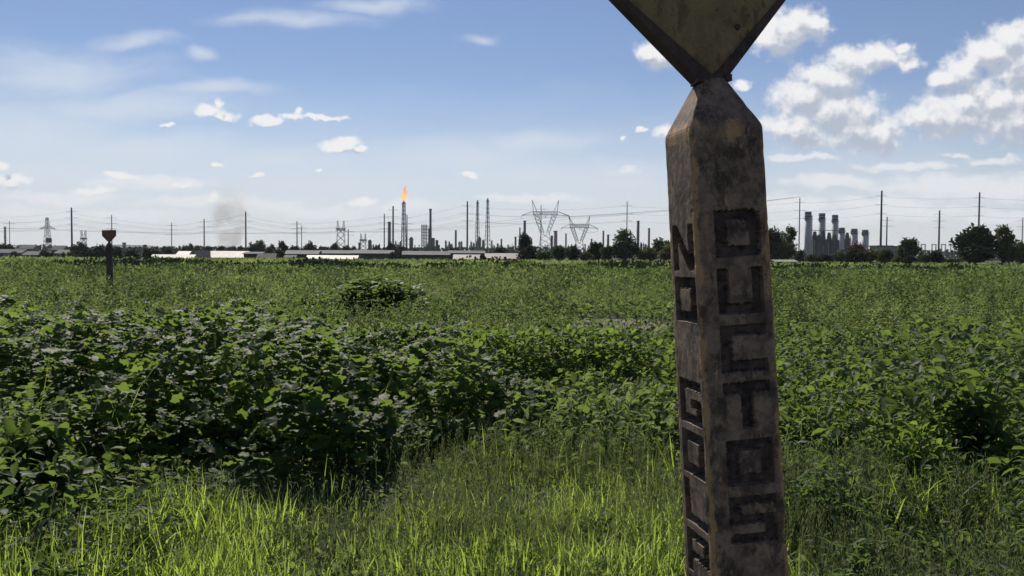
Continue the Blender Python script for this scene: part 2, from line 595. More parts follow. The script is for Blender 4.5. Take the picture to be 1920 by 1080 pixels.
def marker_post(label, loc, rot, fine, mats, lean_plate=0.0):
    root = thing('marker_post', label, 'marker post', loc, 'concrete pipeline marker posts')
    root.rotation_mode = 'QUATERNION'
    root.rotation_quaternion = rot.to_quaternion()
    SH, AP = 1.893, 2.024
    words_ = {0: ('DUCTOS', 1.686, .114, .0275, .012, .112), 3: ('NO GOLPEAR', 1.657, .113, .0185, .024, .140)}
    # rows (z, half-size scale)
    rows = list(np.arange(0, .62, .06)) + list(np.arange(.62, SH - .012, .0036 if fine else .05))
    prof = [(z, 1.13 - .11 * z / SH) for z in rows]
    prof += [(SH - .006, 1.015), (SH + .002, .995), (SH + .012, .945)]
    for k in range(1, 15):
        q = k / 14
        prof.append((SH + .012 + (AP - SH - .012) * q, .945 + (.285 - .945) * q))
    nc = 56 if fine else 8
    per = []   # (face, u)
    for fidx in range(4):
        n_ = nc if fidx in (0, 3) else 8
        per += [(fidx, (i + .0) / n_) for i in range(n_)]
    S, RC = .186, .009
    vs, fs, mi, tn = [], [], [], []
    letter = []
    corners = [(-1, -1), (1, -1), (1, 1), (-1, 1)]
    for (z, sc_) in prof:
        for (fi, u) in per:
            a, b_ = Vector(corners[fi]), Vector(corners[(fi + 1) % 4])
            p = (a + (b_ - a) * u) * (S / 2)
            inner = Vector((max(-S / 2 + RC, min(S / 2 - RC, p.x)), max(-S / 2 + RC, min(S / 2 - RC, p.y))))
            d = (p - inner)
            nrm = d.normalized() if d.length > 1e-9 else Vector((0, -1))
            p = inner + nrm * RC
            w = mnoise.noise(Vector((p.x * 16 + 3, p.y * 16, z * 11))) * .0009 + mnoise.noise(Vector((p.x * 60, p.y * 60, z * 60))) * .0005
            edge = max(0, 1 - min(u, 1 - u) * S / .022)
            if fine:
                chip = mnoise.noise(Vector((p.x * 6 + 20, p.y * 6, z * 34)))
                w -= edge * max(0, chip - .22) * .010 * (1 if z < SH - .2 else .3)
            hit = False
            if fi in words_ and fine:
                txt, ztop, h, gap, m0, wd = words_[fi]
                uu = u * S
                x0 = (S - wd) / 2 + (.012 if fi == 0 else .004)
                for k, ch in enumerate(txt):
                    if ch == ' ':
                        continue
                    zt = ztop - k * (h + gap)
                    if zt - h <= z <= zt and x0 <= uu <= x0 + wd:
                        jit = .07 * mnoise.noise(Vector((u * 26, z * 140, 7 + k))) + .06 * mnoise.noise(Vector((u * 60, z * 300, 3 + k)))
                        hit = letter_hit(ch, (uu - x0) / wd + jit * .4, (zt - z) / h + jit * .4)
            if hit:
                w -= .024 if fi == 3 else .016
            letter.append(hit)
            q = p * sc_ + nrm * w
            vs.append((q.x, q.y, z))
            tn.append(edge if z < SH - .03 else edge * .3 + (.5 if z < SH + .02 else 0))
    n = len(per)
    for k in range(len(prof) - 1):
        for i in range(n):
            j = (i + 1) % n
            f = (k * n + i, k * n + j, (k + 1) * n + j, (k + 1) * n + i)
            fs.append(f)
            mi.append(0 if sum(letter[v] for v in f) < 3 else (2 if per[i][0] == 0 else 1))
    fs.append(tuple(range((len(prof) - 1) * n, len(prof) * n)))
    mi.append(0)
    me = bpy.data.meshes.new('shaft')
    me.from_pydata(vs, [], fs)
    a = me.attributes.new('tint', 'FLOAT', 'POINT')
    a.data.foreach_set('value', np.array(tn, np.float32))
    me.materials.append(mats[0])
    me.materials.append(M['post_letter'])
    me.materials.append(M['post_letter_front'])
    me.polygons.foreach_set('material_index', mi)
    me.update()
    link('shaft', me, root)
    # home-plate shaped plate, point downwards: dark steel rim and recessed face
    W, T = .266, .056
    out = [(-.035, AP - .012), (.029, AP - .012), (W, AP + .245), (W, AP + .47), (-W, AP + .47), (-W, AP + .245)]
    ca, sa = math.cos(R(1.4)), math.sin(R(1.4))
    out = [(x_ * ca - (z_ - AP) * sa, AP + x_ * sa + (z_ - AP) * ca) for (x_, z_) in out]
    lip = .009

    def inset(pts, d):
        r_, m_ = [], len(pts)
        for i in range(m_):
            p0, p1, p2 = (Vector(pts[i - 1]), Vector(pts[i]), Vector(pts[(i + 1) % m_]))
            e1, e2 = (p1 - p0).normalized(), (p2 - p1).normalized()
            n1, n2 = Vector((-e1.y, e1.x)), Vector((-e2.y, e2.x))
            bis = (n1 + n2).normalized()
            r_.append(p1 + bis * (d / max(.3, bis.dot(n1))))
        return r_
    inn = inset(out, lip)
    inn[0], inn[1] = Vector((-.006, AP + .008)), Vector((.006, AP + .008))
    m_ = len(out)
    rim = MB()
    y0, y1 = -T / 2, T / 2
    ring = lambda pts, y: [(p[0], y, p[1]) for p in pts]
    vsr = ring(out, y0) + ring(inn, y0) + ring(out, y1) + ring(inn, y1)
    fr = []
    for i in range(m_):
        j = (i + 1) % m_
        fr += [(i, j, m_ + j, m_ + i), (2 * m_ + j, 2 * m_ + i, 3 * m_ + i, 3 * m_ + j), (j, i, 2 * m_ + i, 2 * m_ + j), (m_ + i, m_ + j, 3 * m_ + j, 3 * m_ + i)]
    rim.add(vsr, fr)
    pan = MB()
    inn2 = inset(out, lip - .003)
    inn2[0], inn2[1] = Vector((-.009, AP + .007)), Vector((.009, AP + .007))
    k = ring(inn2, y0 + .011) + ring(inn2, y1 - .011)
    pan.add(k, [tuple(range(m_)), tuple(range(2 * m_ - 1, m_ - 1, -1))] + [((i + 1) % m_, i, m_ + i, m_ + (i + 1) % m_) for i in range(m_)])
    plate = pan.build('sign_plate', mats[1], root)
    rim.build('rim', mats[2], plate)
    if fine:
        for sx in (-1, 1):
            mbk = MB()
            mbk.box((sx * .034, -.002, AP - .004), (.016, .070, .017), .1 * sx)
            mbk.build('bracket', mats[2], root)
        bh = MB()
        bh.tube((.075, y0 + .0115, AP + .125), (.075, y0 + .006, AP + .125), .008, .007, 12)
        bh.build('bolt', mats[2], root)
    return root


near_at = at(1394, 1080, 2.25)
lean = Matrix.Rotation(R(-3.9), 3, 'Y')
NEAR_X = at(1375, 960, 2.25).x + .03
marker_post('tall worn concrete marker post with carved letters standing close up in the grass', (NEAR_X + .035, 2.27, -.02),
            lean @ Matrix.Rotation(R(9.5), 3, 'Z'), True, (M['post'], M['plate_front'], M['plate_rim']))
pf = at(206, 540, 35.5)
marker_post('small far marker post with rusty red plate rising from weeds', (pf.x, 35.5, -.05),
            Matrix.Rotation(R(6), 3, 'Z'), False, (M['post_far'], M['plate_far'], M['steel_dark']))


# ------------------------------------------------------------------ poles, stacks, towers
def spot(px, Y, py=470):
    p = at(px, py, Y)
    return Vector((p.x, Y, float(gz(p.x, Y))))


def zof(px, py, Y):
    return at(px, py, Y).z


POLE_ARMS = {}


def pole(px, top, w, Y, label, mat='steel_dark', arms=3, group='tall power line poles', arm_px=9):
    b = spot(px, Y)
    h = zof(px, top, Y) - b.z
    k = Y / F
    o = thing('utility_pole', label, 'utility pole', b, group)
    r = w * k / 2
    MB().lathe([(r * 1.15, -.1), (r * 1.05, h * .3), (r * .8, h), (r * .4, h + r * .4)], 10).build('shaft', M[mat], o, True)
    lv = []
    for i in range(arms):
        z = h - (.07 + .125 * i) * min(h, 30)
        L = arm_px * k * (1 if i % 2 == 0 else 1.15)
        MB().tube((-L, 0, z + .25 * k), (L, 0, z + .25 * k), .22 * k, .22 * k, 6).build('cross_arm', M[mat], o)
        for s in (-1, 1):
            MB().tube((s * L, 0, z + .25 * k), (s * L, 0, z - 1.0 * k), .22 * k, .3 * k, 6).build('insulator', M['insulator'], o)
        lv.append((b.x, b.y, b.z + z - 1.0 * k, L))
    POLE_ARMS[px] = lv
    return o


PL = [
    (18.5, 415, 1.3, 520, 'hair-thin pole beside the pink striped mast at the far left', 'steel_grey', 2),
    (135, 390, 3.3, 430, 'thick reddish brown pole rising from dark trees on the far left', 'steel_rusty', 3),
    (210, 403, 1.9, 470, 'thin pole directly behind the plate of the far marker post', 'steel_grey', 3),
    (322, 418, 1.6, 470, 'thin dark pole above the trees left of the smoke', 'steel_dark', 3),
    (383, 411, 2.4, 450, 'grey pole at the left end of the long white roof', 'steel_grey', 3),
    (461, 397, 3.0, 430, 'dark pole at the right edge of the smoke plume', 'steel_dark', 3),
    (557, 415, 2.2, 450, 'taller pole of the close pair left of the twin horn pylon', 'steel_dark', 3),
    (565.5, 423, 1.5, 480, 'shorter pole of the close pair left of the twin horn pylon', 'steel_dark', 2),
    (653, 430, 2.0, 480, 'short pole with clamps just right of the twin horn pylon', 'steel_dark', 2),
    (720.5, 401, 2.2, 450, 'leftmost dark pole of the cluster beside the flare stack', 'steel_dark', 3),
    (737, 387, 3.4, 430, 'tallest dark pole immediately left of the flare stack', 'steel_dark', 3),
    (763, 403, 2.2, 440, 'dark pole standing close on the right of the flare stack', 'steel_dark', 3),
    (876, 378, 3.2, 420, 'thick dark pole with side arms left of the two lattice flares', 'steel_dark', 3),
    (1014, 385, 1.6, 440, 'slim dark pole in front of the V shaped big pylon', 'steel_dark', 3),
    (1175, 378, 1.9, 420, 'slim pole rising from the tall tree left of the post', 'steel_grey', 3),
    (1498, 371, 2.2, 420, 'slim grey pole between the gappy tree and the power station', 'steel_grey', 3),
    (1651, 358, 3.9, 380, 'tallest thick dark pole right of the power station stacks', 'steel_dark', 3),
    (1662, 407, 2.6, 400, 'shorter pole tied to the thick dark pole by rungs', 'steel_dark', 2),
    (1760, 395, 3.4, 390, 'brown tapered pole rising above the substation gantries', 'steel_rusty', 3),
    (1834, 361, 3.4, 370, 'brown pole sticking up out of the big dark round tree', 'steel_rusty', 3),
    (1916, 408, 1.8, 420, 'thin pole at the right edge beyond the last trees', 'steel_grey', 2)]
for a in PL:
    pole(a[0], a[1], a[2], a[3], a[4], a[5], a[6])


def seg_mesh(segs, px0, Y, base, r, dep):
    """bars given as (dx, y) pixel pairs, built on a front and a back frame `dep` metres apart, tied across"""
    k = Y / F
    m = MB()
    ties = set()
    for (x0, y0, x1, y1) in segs:
        z0, z1 = zof(px0, y0, Y) - base, zof(px0, y1, Y) - base
        if y0 > 480:
            z0 = 0
        if y1 > 480:
            z1 = 0
        for s in (-1, 1):
            m.tube((x0 * k, s * dep, z0), (x1 * k, s * dep, z1), r, r, 4)
        ties.add((x0, z0))
        ties.add((x1, z1))
    for (x, z) in ties:
        m.tube((x * k, -dep, z), (x * k, dep, z), r, r, 4)
    return m


def zig(a0, a1, b0, b1, n):
    out = []
    L = lambda p, q, t: (p[0] + (q[0] - p[0]) * t, p[1] + (q[1] - p[1]) * t)
    out += [(*a0, *a1), (*b0, *b1)]
    for i in range(n):
        t0, t1 = i / n, (i + 1) / n
        out.append((*L(a0, a1, t0), *L(b0, b1, t1)))
        out.append((*L(b0, b1, t0), *L(a0, a1, t1)))
    return out


PYL = {}


def pylon(px, Y, label, body, arm, ins, rr=.36, dep=1.2, mat='steel_grey'):
    b = spot(px, Y)
    o = thing('pylon', label, 'pylon', b, 'lattice transmission pylons')
    k = Y / F
    seg_mesh(body, px, Y, b.z, rr * k, dep).build('lattice_body', M[mat], o)
    seg_mesh(arm, px, Y, b.z, rr * k * 1.1, dep).build('cross_arm', M[mat], o)
    for (dx, y, L) in ins:
        z = zof(px, y, Y) - b.z
        MB().tube((dx * k, 0, z), (dx * k, 0, z - L * k), .3 * k, .34 * k, 6).build('insulator', M['insulator'], o)
    PYL[px] = [(b.x + dx * k, b.y, zof(px, y, Y) - L * k) for (dx, y, L) in ins]
    return o


def delta(px, Y, s, ya, yh, yw, label):
    body = zig((-22 * s, ya + 5), (-9 * s, yw), (-13 * s, ya + 5), (-2 * s, yw), 5) + zig((22 * s, ya + 5), (8 * s, yw), (13 * s, ya + 5), (2 * s, yw), 5)
    body += zig((-8 * s, yw), (-15 * s, 490), (8 * s, yw), (15 * s, 490), 5)
    body += [(-25 * s, yh, -22 * s, ya), (-25 * s, yh, -16 * s, ya), (25 * s, yh, 22 * s, ya), (25 * s, yh, 16 * s, ya)]
    arm = zig((-24 * s, ya), (24 * s, ya), (-24 * s, ya + 6), (24 * s, ya + 6), 9)
    arm += [(-44 * s, ya + 7, -24 * s, ya), (-44 * s, ya + 7, -24 * s, ya + 6), (44 * s, ya + 7, 24 * s, ya), (44 * s, ya + 7, 24 * s, ya + 6)]
    return pylon(px, Y, label, body, arm, [(-44 * s, ya + 7, 6 * s), (0, ya + 6, 6 * s), (44 * s, ya + 7, 6 * s)])


delta(1022, 430, 1.0, 397, 375, 437, 'large V shaped lattice pylon with two tall horns')
delta(1086, 600, .78, 421, 405, 452, 'smaller V shaped lattice pylon right of the large one')


def twin(px, Y, s, yt, ya, label):
    body = zig((-6 * s, ya), (-9 * s, 490), (6 * s, ya), (9 * s, 490), 5)
    body += [(-6 * s, yt, -7 * s, ya), (-6 * s, yt, -3 * s, ya), (6 * s, yt, 7 * s, ya), (6 * s, yt, 3 * s, ya)]
    arm = zig((-9 * s, ya), (9 * s, ya), (-9 * s, ya + 4 * s), (9 * s, ya + 4 * s), 4)
    return pylon(px, Y, label, body, arm, [(-9 * s, ya + 4 * s, 2.5), (0, ya + 4 * s, 2.5), (9 * s, ya + 4 * s, 2.5)])


twin(639, 650, 1.0, 414, 428, 'twin horn lattice pylon midway between smoke and flare')
twin(681, 800, .72, 438, 449, 'small distant twin horn pylon left of the flare cluster')
twin(157, 800, .62, 432, 446, 'small pale lattice pylon over dark trees right of the reddish brown pole')
pylon(89, 620, 'tapered lattice pylon with one drooping cross arm on the far left',
      zig((-2, 424), (-8, 490), (3, 424), (9, 490), 7) + zig((-1, 408), (-2, 424), (1, 408), (3, 424), 2),
      [(-12, 429, -2, 423), (-12, 429, -2, 427), (14, 429, 3, 423), (14, 429, 3, 427)], [(-12, 429, 2), (0, 427, 2), (14, 429, 2)])
b = spot(92, 600)
o = thing('water_tank', 'dark boxy tank on thin legs in front of the tapered pylon', 'tank', b)
k = 600 / F
zt, zb = zof(92, 446, 600) - b.z, zof(92, 455, 600) - b.z
MB().lathe([(4.6 * k, zb), (5 * k, zb + .3), (5 * k, zt - .4), (4 * k, zt)], 10).build('tank_body', M['steel_dark'], o)
for sx, sy in ((-1, -1), (1, -1), (-1, 1), (1, 1)):
    MB().tube((sx * 4.2 * k, sy * 1.2, 0), (sx * 3.4 * k, sy * 1, zb), .14, .14, 5).build('leg', M['steel_grey'], o)


def column(px, top, w, Y, label, mat='steel_grey', style='plain', name='industrial_stack', cat='stack', group='refinery stacks and columns'):
    b = spot(px, Y)
    k = Y / F
    h = zof(px, top, Y) - b.z
    r = w * k / 2 * 1.35
    o = thing(name, label, cat, b, group)
    if style == 'plain':
        MB().lathe([(r * 1.25, 0), (r, h * .25), (r * .92, h)], 12).build('shaft', M[mat], o, True)
        MB().lathe([(r * 1.12, h - 1.2 * k), (r * 1.12, h + .1)], 12).build('rim', M['band_dark'], o, True)
    elif style == 'vessel':
        MB().lathe([(r * 1.1, 0), (r, h * .1), (r, h * .9), (r * .7, h * .97), (r * .2, h)], 12).build('shaft', M[mat], o, True)
        for q in (.35, .62, .86):
            MB().lathe([(r * 1.5, h * q), (r * 1.5, h * q + .6 * k)], 12).build('platform', M['band_dark'], o)
    elif style == 'ladder':
        MB().lathe([(r * .8, 0), (r * .72, h)], 10).build('shaft', M[mat], o, True)
        for q in np.linspace(.3, .985, 13):
            MB().lathe([(r * 1.25, h * q), (r * 1.25, h * q + .7 * k)], 10).build('platform', M['steel_dark'], o)
    return o


for a in [
    (720 + 10, 416, 4.6, 900, 'blue grey round stack between two dark poles left of the flare', 'steel_grey', 'plain'),
    (771, 444, 5.5, 850, 'stubby dark vessel with platforms right of the flare stack', 'steel_grey', 'vessel'),
    (778, 460, 1.6, 950, 'tiny pipe right of the stubby dark vessel', 'steel_pale', 'plain'),
    (786, 459, 1.6, 950, 'tiny pipe at the left foot of the process tower', 'steel_pale', 'plain'),
    (836, 450, 2.6, 900, 'short dark column right of the process tower', 'steel_dark', 'vessel'),
    (846, 457, 2.8, 900, 'lowest dark vessel between the short column and the slim stack', 'steel_dark', 'vessel'),
    (854.5, 432, 3.0, 900, 'slim brown stack midway between process tower and thick pole', 'steel_rusty', 'plain'),
    (861, 452, 2.6, 900, 'reddish short column just right of the slim brown stack', 'stack_pink', 'vessel'),
    (865, 452, 3.0, 920, 'grey short column left of the thick dark pole', 'steel_grey', 'vessel'),
    (884, 454, 1.8, 950, 'thin short pipe right of the thick dark pole', 'steel_dark', 'plain'),
    (899, 444, 4.4, 850, 'dark stubby column between the two lattice flares', 'steel_dark', 'vessel'),
    (906, 449, 3.4, 870, 'shorter dark column beside the left foot of the right lattice flare', 'steel_dark', 'vessel'),
    (922, 451, 2.2, 900, 'short dark stack right of the right lattice flare', 'steel_dark', 'plain'),
    (940, 448, 2.4, 900, 'small dark stack above the dark hedge near the white roof', 'steel_dark', 'plain'),
    (953.5, 462, 2.8, 900, 'tiny mushroom topped vessel over the white roof', 'steel_grey', 'vessel'),
    (961, 462, 2.2, 900, 'tiny pale vessel right of the mushroom topped one', 'steel_pale', 'vessel'),
    (966.5, 444, 3.0, 880, 'brown stack left of the tall dark tree', 'steel_rusty', 'plain'),
    (974.5, 427, 2.0, 800, 'slim dark stack at the left edge of the tall dark tree', 'steel_dark', 'plain'),
    (983.5, 414, 3.8, 760, 'dark stack emerging from the top of the tall dark tree', 'steel_dark', 'plain'),
    (997, 447, 1.6, 900, 'thin short stack right of the tall dark tree', 'steel_grey', 'plain'),
    (1041.5, 433, 5.4, 820, 'stout pinkish stack with a dark top right of the large pylon', 'stack_pink', 'plain'),
    (1061, 438, 2.4, 900, 'slim grey stack between the two V shaped pylons', 'steel_grey', 'plain'),
    (1097, 458, 2.2, 900, 'short thin stack right of the smaller V shaped pylon', 'steel_grey', 'plain'),
    (1109, 448, 2.6, 900, 'short dark stack poking out over rounded dark trees', 'steel_dark', 'plain'),
    (1131, 433, 2.6, 850, 'slim dark stack left of a stouter one near the tall tree', 'steel_dark', 'plain'),
    (1140, 440, 3.4, 850, 'stouter dark stack touching the left side of the tall tree', 'steel_dark', 'plain'),
    (1196, 414, 4.6, 700, 'dark column ringed by many platforms right of the tall tree', 'steel_dark', 'ladder'),
    (1210, 458, 2.4, 900, 'tiny stack right of the ringed column', 'steel_dark', 'plain'),
    (1216.5, 428, 3.2, 850, 'brown slim stack left of the big concrete post', 'steel_rusty', 'plain'),
    (674, 455, 3.4, 900, 'short dark stack left of the small twin horn pylon', 'steel_dark', 'plain'),
    (693.5, 449, 5.0, 880, 'short dark vessel right of the small twin horn pylon', 'steel_dark', 'vessel'),
    (233, 455, 5.0, 700, 'short reddish striped stack right of the far marker post', 'stack_pink', 'plain'),
    (272, 459, 5.0, 700, 'short square dark stack over trees right of the far marker', 'steel_dark', 'plain'),
    (10, 425, 3.2, 650, 'pink striped mast at the left edge of the photo', 'stack_pink', 'ladder'),
]:
    column(*a)


# flare towers
def flare(px, top, wt_, wb, Y, label, group='lattice flare towers', tip=True):
    b = spot(px, Y)
    k = Y / F
    h = zof(px, top, Y) - b.z
    o = thing('flare_tower', label, 'flare tower', b, group)
    m = MB()
    r = .42 * k
    n = 13
    pts = []
    for i in range(n + 1):
        q = i / n
        w = (wb + (wt_ - wb) * q) * k / 2
        pts.append([(sx * w, sy * w, h * .97 * q) for sx, sy in ((-1, -1), (1, -1), (1, 1), (-1, 1))])
    for i in range(n):
        for c_ in range(4):
            d = (c_ + 1) % 4
            m.tube(pts[i][c_], pts[i + 1][c_], r, r, 4)
            m.tube(pts[i][c_], pts[i + 1][d], r * .7, r * .7, 4)
            m.tube(pts[i][d], pts[i + 1][c_], r * .7, r * .7, 4)
            m.tube(pts[i + 1][c_], pts[i + 1][d], r * .7, r * .7, 4)
    m.build('lattice', M['steel_grey'], o)
    MB().lathe([(.9 * k, 0), (.9 * k, h * .93), (1.2 * k, h * .95), (.9 * k, h)], 8).build('flare_pipe', M['steel_dark'], o, True)
    for q in (.5, .76, .94):
        MB().box((0, 0, h * q), ((wt_ + 3.2) * k, (wt_ + 3.2) * k, .7 * k)).build('platform', M['steel_dark'], o)
    return o, h, b


o, h, b = flare(757, 376, 5.0, 10, 900, 'lattice flare tower with the burning flame on top')
flare(895, 375, 3.2, 10, 850, 'left one of the two unlit lattice flare towers')
flare(914, 371, 3.4, 12, 850, 'right and tallest of the two unlit lattice flare towers')

# flame
fm = bpy.data.materials.new('flame')
fm.use_nodes = True
t = fm.node_tree
t.nodes.remove(t.nodes['Principled BSDF'])
co = node(t, 'ShaderNodeTexCoord').outputs['Generated']
spz = node(t, 'ShaderNodeSeparateXYZ')
t.links.new(co, spz.inputs[0])
fac = mth(t, 'MULTIPLY_ADD', mth(t, 'SUBTRACT', nz(t, co, 5, 3, .6), .5), .9, spz.outputs[2])
em = node(t, 'ShaderNodeEmission')
t.links.new(mixc(t, smooth(t, fac, .1, .9), (1.0, .62, .22), (1.0, .30, .14)), em.inputs[0])
em.inputs[1].default_value = 1.15
tb = node(t, 'ShaderNodeBsdfTransparent')
ms = node(t, 'ShaderNodeMixShader')
t.links.new(smooth(t, fac, .55, 1.35, 0.1, .7), ms.inputs[0])
t.links.new(em.outputs[0], ms.inputs[1])
t.links.new(tb.outputs[0], ms.inputs[2])
t.links.new(ms.outputs[0], t.nodes['Material Output'].inputs[0])
k = 900 / F
fl = MB()
for (dx, dy, hh, rr, ph) in ((0, 0, 24, 4.2, 0), (1.6, .8, 29, 2.9, 1.3), (-2.0, -.6, 17, 2.6, 2.1), (2.4, -.5, 19, 2.4, 3.3), (-.6, .6, 27, 2.2, 4.4)):
    vs, fs, n, m_ = [], [], 9, 9
    for i in range(m_ + 1):
        q = i / m_
        r = rr * k * (math.sin(math.pi * min(1, q * .78 + .12)) ** .8) * (1 - q) ** .35 + .02
        ox = (dx + 1.7 * q * math.sin(q * 5 + ph) + 2.2 * q) * k
        oy = (dy + 1.2 * q * math.cos(q * 4 + ph)) * k
        for j in range(n):
            a = 2 * math.pi * j / n
            w = 1 + .35 * mnoise.noise(Vector((math.cos(a) * 2 + ph, math.sin(a) * 2, q * 5)))
            vs.append((ox + r * w * math.cos(a), oy + r * w * math.sin(a), q * hh * k))
    for i in range(m_):
        for j in range(n):
            fs.append((i * n + j, i * n + (j + 1) % n, (i + 1) * n + (j + 1) % n, (i + 1) * n + j))
    fl.add(vs, fs)
fo = fl.build('flame', fm)
fo.location = (b.x, b.y, b.z + h)
tag(fo, 'orange gas flame burning at the tip of the flare tower', 'flame')

# process tower block
Y = 880
b = spot(807, Y)
k = Y / F
o = thing('process_tower', 'open steel process tower with vessels and one tall chimney column', 'refinery unit', b)


def hz(py):
    return zof(807, py, Y) - b.z


m = MB()
for x in (-16, -12, -8, -3):
    for y in (-3, 3):
        m.tube((x * k, y * k, 0), (x * k, y * k, hz(421 if x < -5 else 428)), 0.8 * k, 0.8 * k, 5)
for py in range(424, 476, 6):
    for x0, x1 in ((-16, -12), (-12, -8), (-8, -3)):
        m.box(((x0 + x1) / 2 * k, 0, hz(py)), ((x1 - x0) * k, 6 * k, 1.2 * k))
        if rnd.random() < .8:
            m.tube((x0 * k, -3 * k, hz(py)), (x1 * k, -3 * k, hz(py + 6)), .3 * k, .3 * k, 4)
m.build('frame', M['steel_dark'], o)
for (x, tp, w) in ((-14, 424, 3.8), (-9.8, 420, 4.2), (-5.5, 417, 3.4), (2, 430, 5.0), (5.2, 424, 4.8)):
    MB().lathe([(w * k / 2, 0), (w * k / 2, hz(tp + 3)), (w * k * .2, hz(tp))], 12).build('vessel', M['steel_dark'], o, True)
MB().lathe([(2.9 * k, 0), (2.2 * k, hz(440)), (2.1 * k, hz(395)), (2.6 * k, hz(394)), (2.6 * k, hz(391.5))], 12).build('chimney', M['steel_grey'], o, True)
for (x, tp, w) in ((-2, 456, 9), (4, 446, 8), (12, 450, 5), (15, 459, 5), (0, 462, 26)):
    MB().box((x * k, 1.5 * k, hz(tp) / 2), (w * k, 6 * k, hz(tp))).build('equipment_block', M['steel_dark'], o)

def unit(px, w, top, Y, label):
    b = spot(px, Y)
    k = Y / F
    h = zof(px, top, Y) - b.z
    o = thing('process_unit', label, 'refinery unit', b, 'low process units of the refinery')
    m = MB()
    xs = np.linspace(-w / 2, w / 2, 4)
    for x in xs:
        for y in (-3, 3):
            m.tube((x * k, y * k, 0), (x * k, y * k, h * rnd.uniform(.6, .9)), .45 * k, .45 * k, 5)
    for q in (.25, .45, .62):
        m.box((0, 0, h * q), (w * k, 6 * k, .8 * k))
    m.build('frame', M['steel_dark'], o)
    for i in range(3):
        x = (-.35 + .35 * i) * w + rnd.uniform(-.8, .8)
        hh = h * rnd.uniform(.7, 1.0)
        r_ = rnd.uniform(1.0, 1.9) * k
        MB().lathe([(r_, 0), (r_, hh * .9), (r_ * .3, hh)], 10, (x * k, 0)).build('vessel', M['steel_grey' if i % 2 else 'steel_dark'], o, True)
    return o


unit(706, 16, 455, 900, 'low process unit left of the dark pole cluster')
unit(746, 12, 448, 920, 'low process unit between tallest pole and burning flare')
unit(842, 14, 452, 900, 'low process unit just right of the process tower')
unit(888, 14, 450, 910, 'low process unit at the feet of the left unlit flare')
unit(928, 14, 455, 900, 'low process unit right of the right unlit flare')
unit(958, 14, 452, 900, 'low process unit over the wide white shed')
unit(1072, 16, 452, 900, 'low process unit between the two V shaped pylons')
unit(1120, 16, 450, 900, 'low process unit behind the rounded dark tree')
unit(1206, 14, 452, 900, 'low process unit right of the ringed column')

# small structure at the foot of the big pylon
Y = 800
b = spot(1030, Y)
k = Y / F
o = thing('process_tower', 'small dark steel frame unit behind the foot of the large pylon', 'refinery unit', b)
m = MB()
for x in (-8, -3, 3, 6):
    for y in (-3, 3):
        m.tube((x * k, y * k, 0), (x * k, y * k, zof(1030, 458 if x < 0 else 442, Y) - b.z), .6 * k, .6 * k, 5)
for py in (444, 450, 456):
    m.box((4.5 * k, 0, zof(1030, py, Y) - b.z), (4 * k, 6 * k, .8 * k))
for py in (460, 466):
    m.box((-1 * k, 0, zof(1030, py, Y) - b.z), (14 * k, 6 * k, .8 * k))
m.build('frame', M['steel_dark'], o)
MB().lathe([(2 * k, 0), (2 * k, zof(1030, 444, Y) - b.z), (.5 * k, zof(1030, 441, Y) - b.z)], 10, (4.5 * k, 0)).build('vessel', M['steel_rusty'], o, True)

# ------------------------------------------------------------------ power station
PS = 560
k = PS / F


def ps_stack(px, top, w, Y, plat, label, base_py=None):
    b = spot(px, Y)
    k = Y / F
    h = zof(px, top, Y) - b.z
    r = w * k / 2
    o = thing('power_station_stack', label, 'stack', b, 'pale power station stacks')
    MB().lathe([(r * 1.06, 0), (r, h * .3), (r * .97, h - 10 * k)], 20).build('shaft', M['stack_pale'], o, True)
    for i, (z0, z1, mt) in enumerate(((10, 7, 'band_dark'), (7, 5.2, 'stack_pale'), (5.2, 2.6, 'band_dark'), (2.6, 1.4, 'stack_pale'), (1.4, 0, 'band_dark'))):
        MB().lathe([(r * (1.0 if mt == 'stack_pale' else 1.04), h - z0 * k), (r * (1.0 if mt == 'stack_pale' else 1.04), h - z1 * k)], 20).build('cap_band', M[mt], o, True)
    zp = zof(px, plat, Y) - b.z
    MB().lathe([(r * 1.3, zp), (r * 1.3, zp + .8 * k)], 20).build('platform', M['band_dark'], o)
    m = MB()
    for i in range(16):
        a = 2 * math.pi * i / 16
        m.tube((r * 1.28 * math.cos(a), r * 1.28 * math.sin(a), zp + .8 * k), (r * 1.28 * math.cos(a), r * 1.28 * math.sin(a), zp + 2.6 * k), .14 * k, .14 * k, 4)
    m.lathe([(r * 1.30, zp + 2.5 * k), (r * 1.30, zp + 2.8 * k)], 16)
    m.build('railing', M['band_dark'], o)
    m = MB()
    m.box((r * 1.08, -r * .2, h * .45), (.5 * k, .9 * k, h * .8))
    m.build('ladder', M['steel_dark'], o)
    return o


ps_stack(1514, 397, 12, 540, 411, 'tallest pale power station stack, leftmost of the row')
ps_stack(1540, 400, 11.5, 560, 413, 'second tall pale power station stack from the left')
ps_stack(1564.5, 403, 11, 580, 416, 'third tall pale power station stack from the left')
ps_stack(1577.5, 427, 11, 640, 435, 'shorter pale stack touching the third tall stack')
ps_stack(1601, 429, 11.5, 660, 437, 'shorter pale stack rising behind the red leaved tree')
ps_stack(1621.5, 431, 11.5, 680, 439, 'shorter pale stack standing alone at the row end')


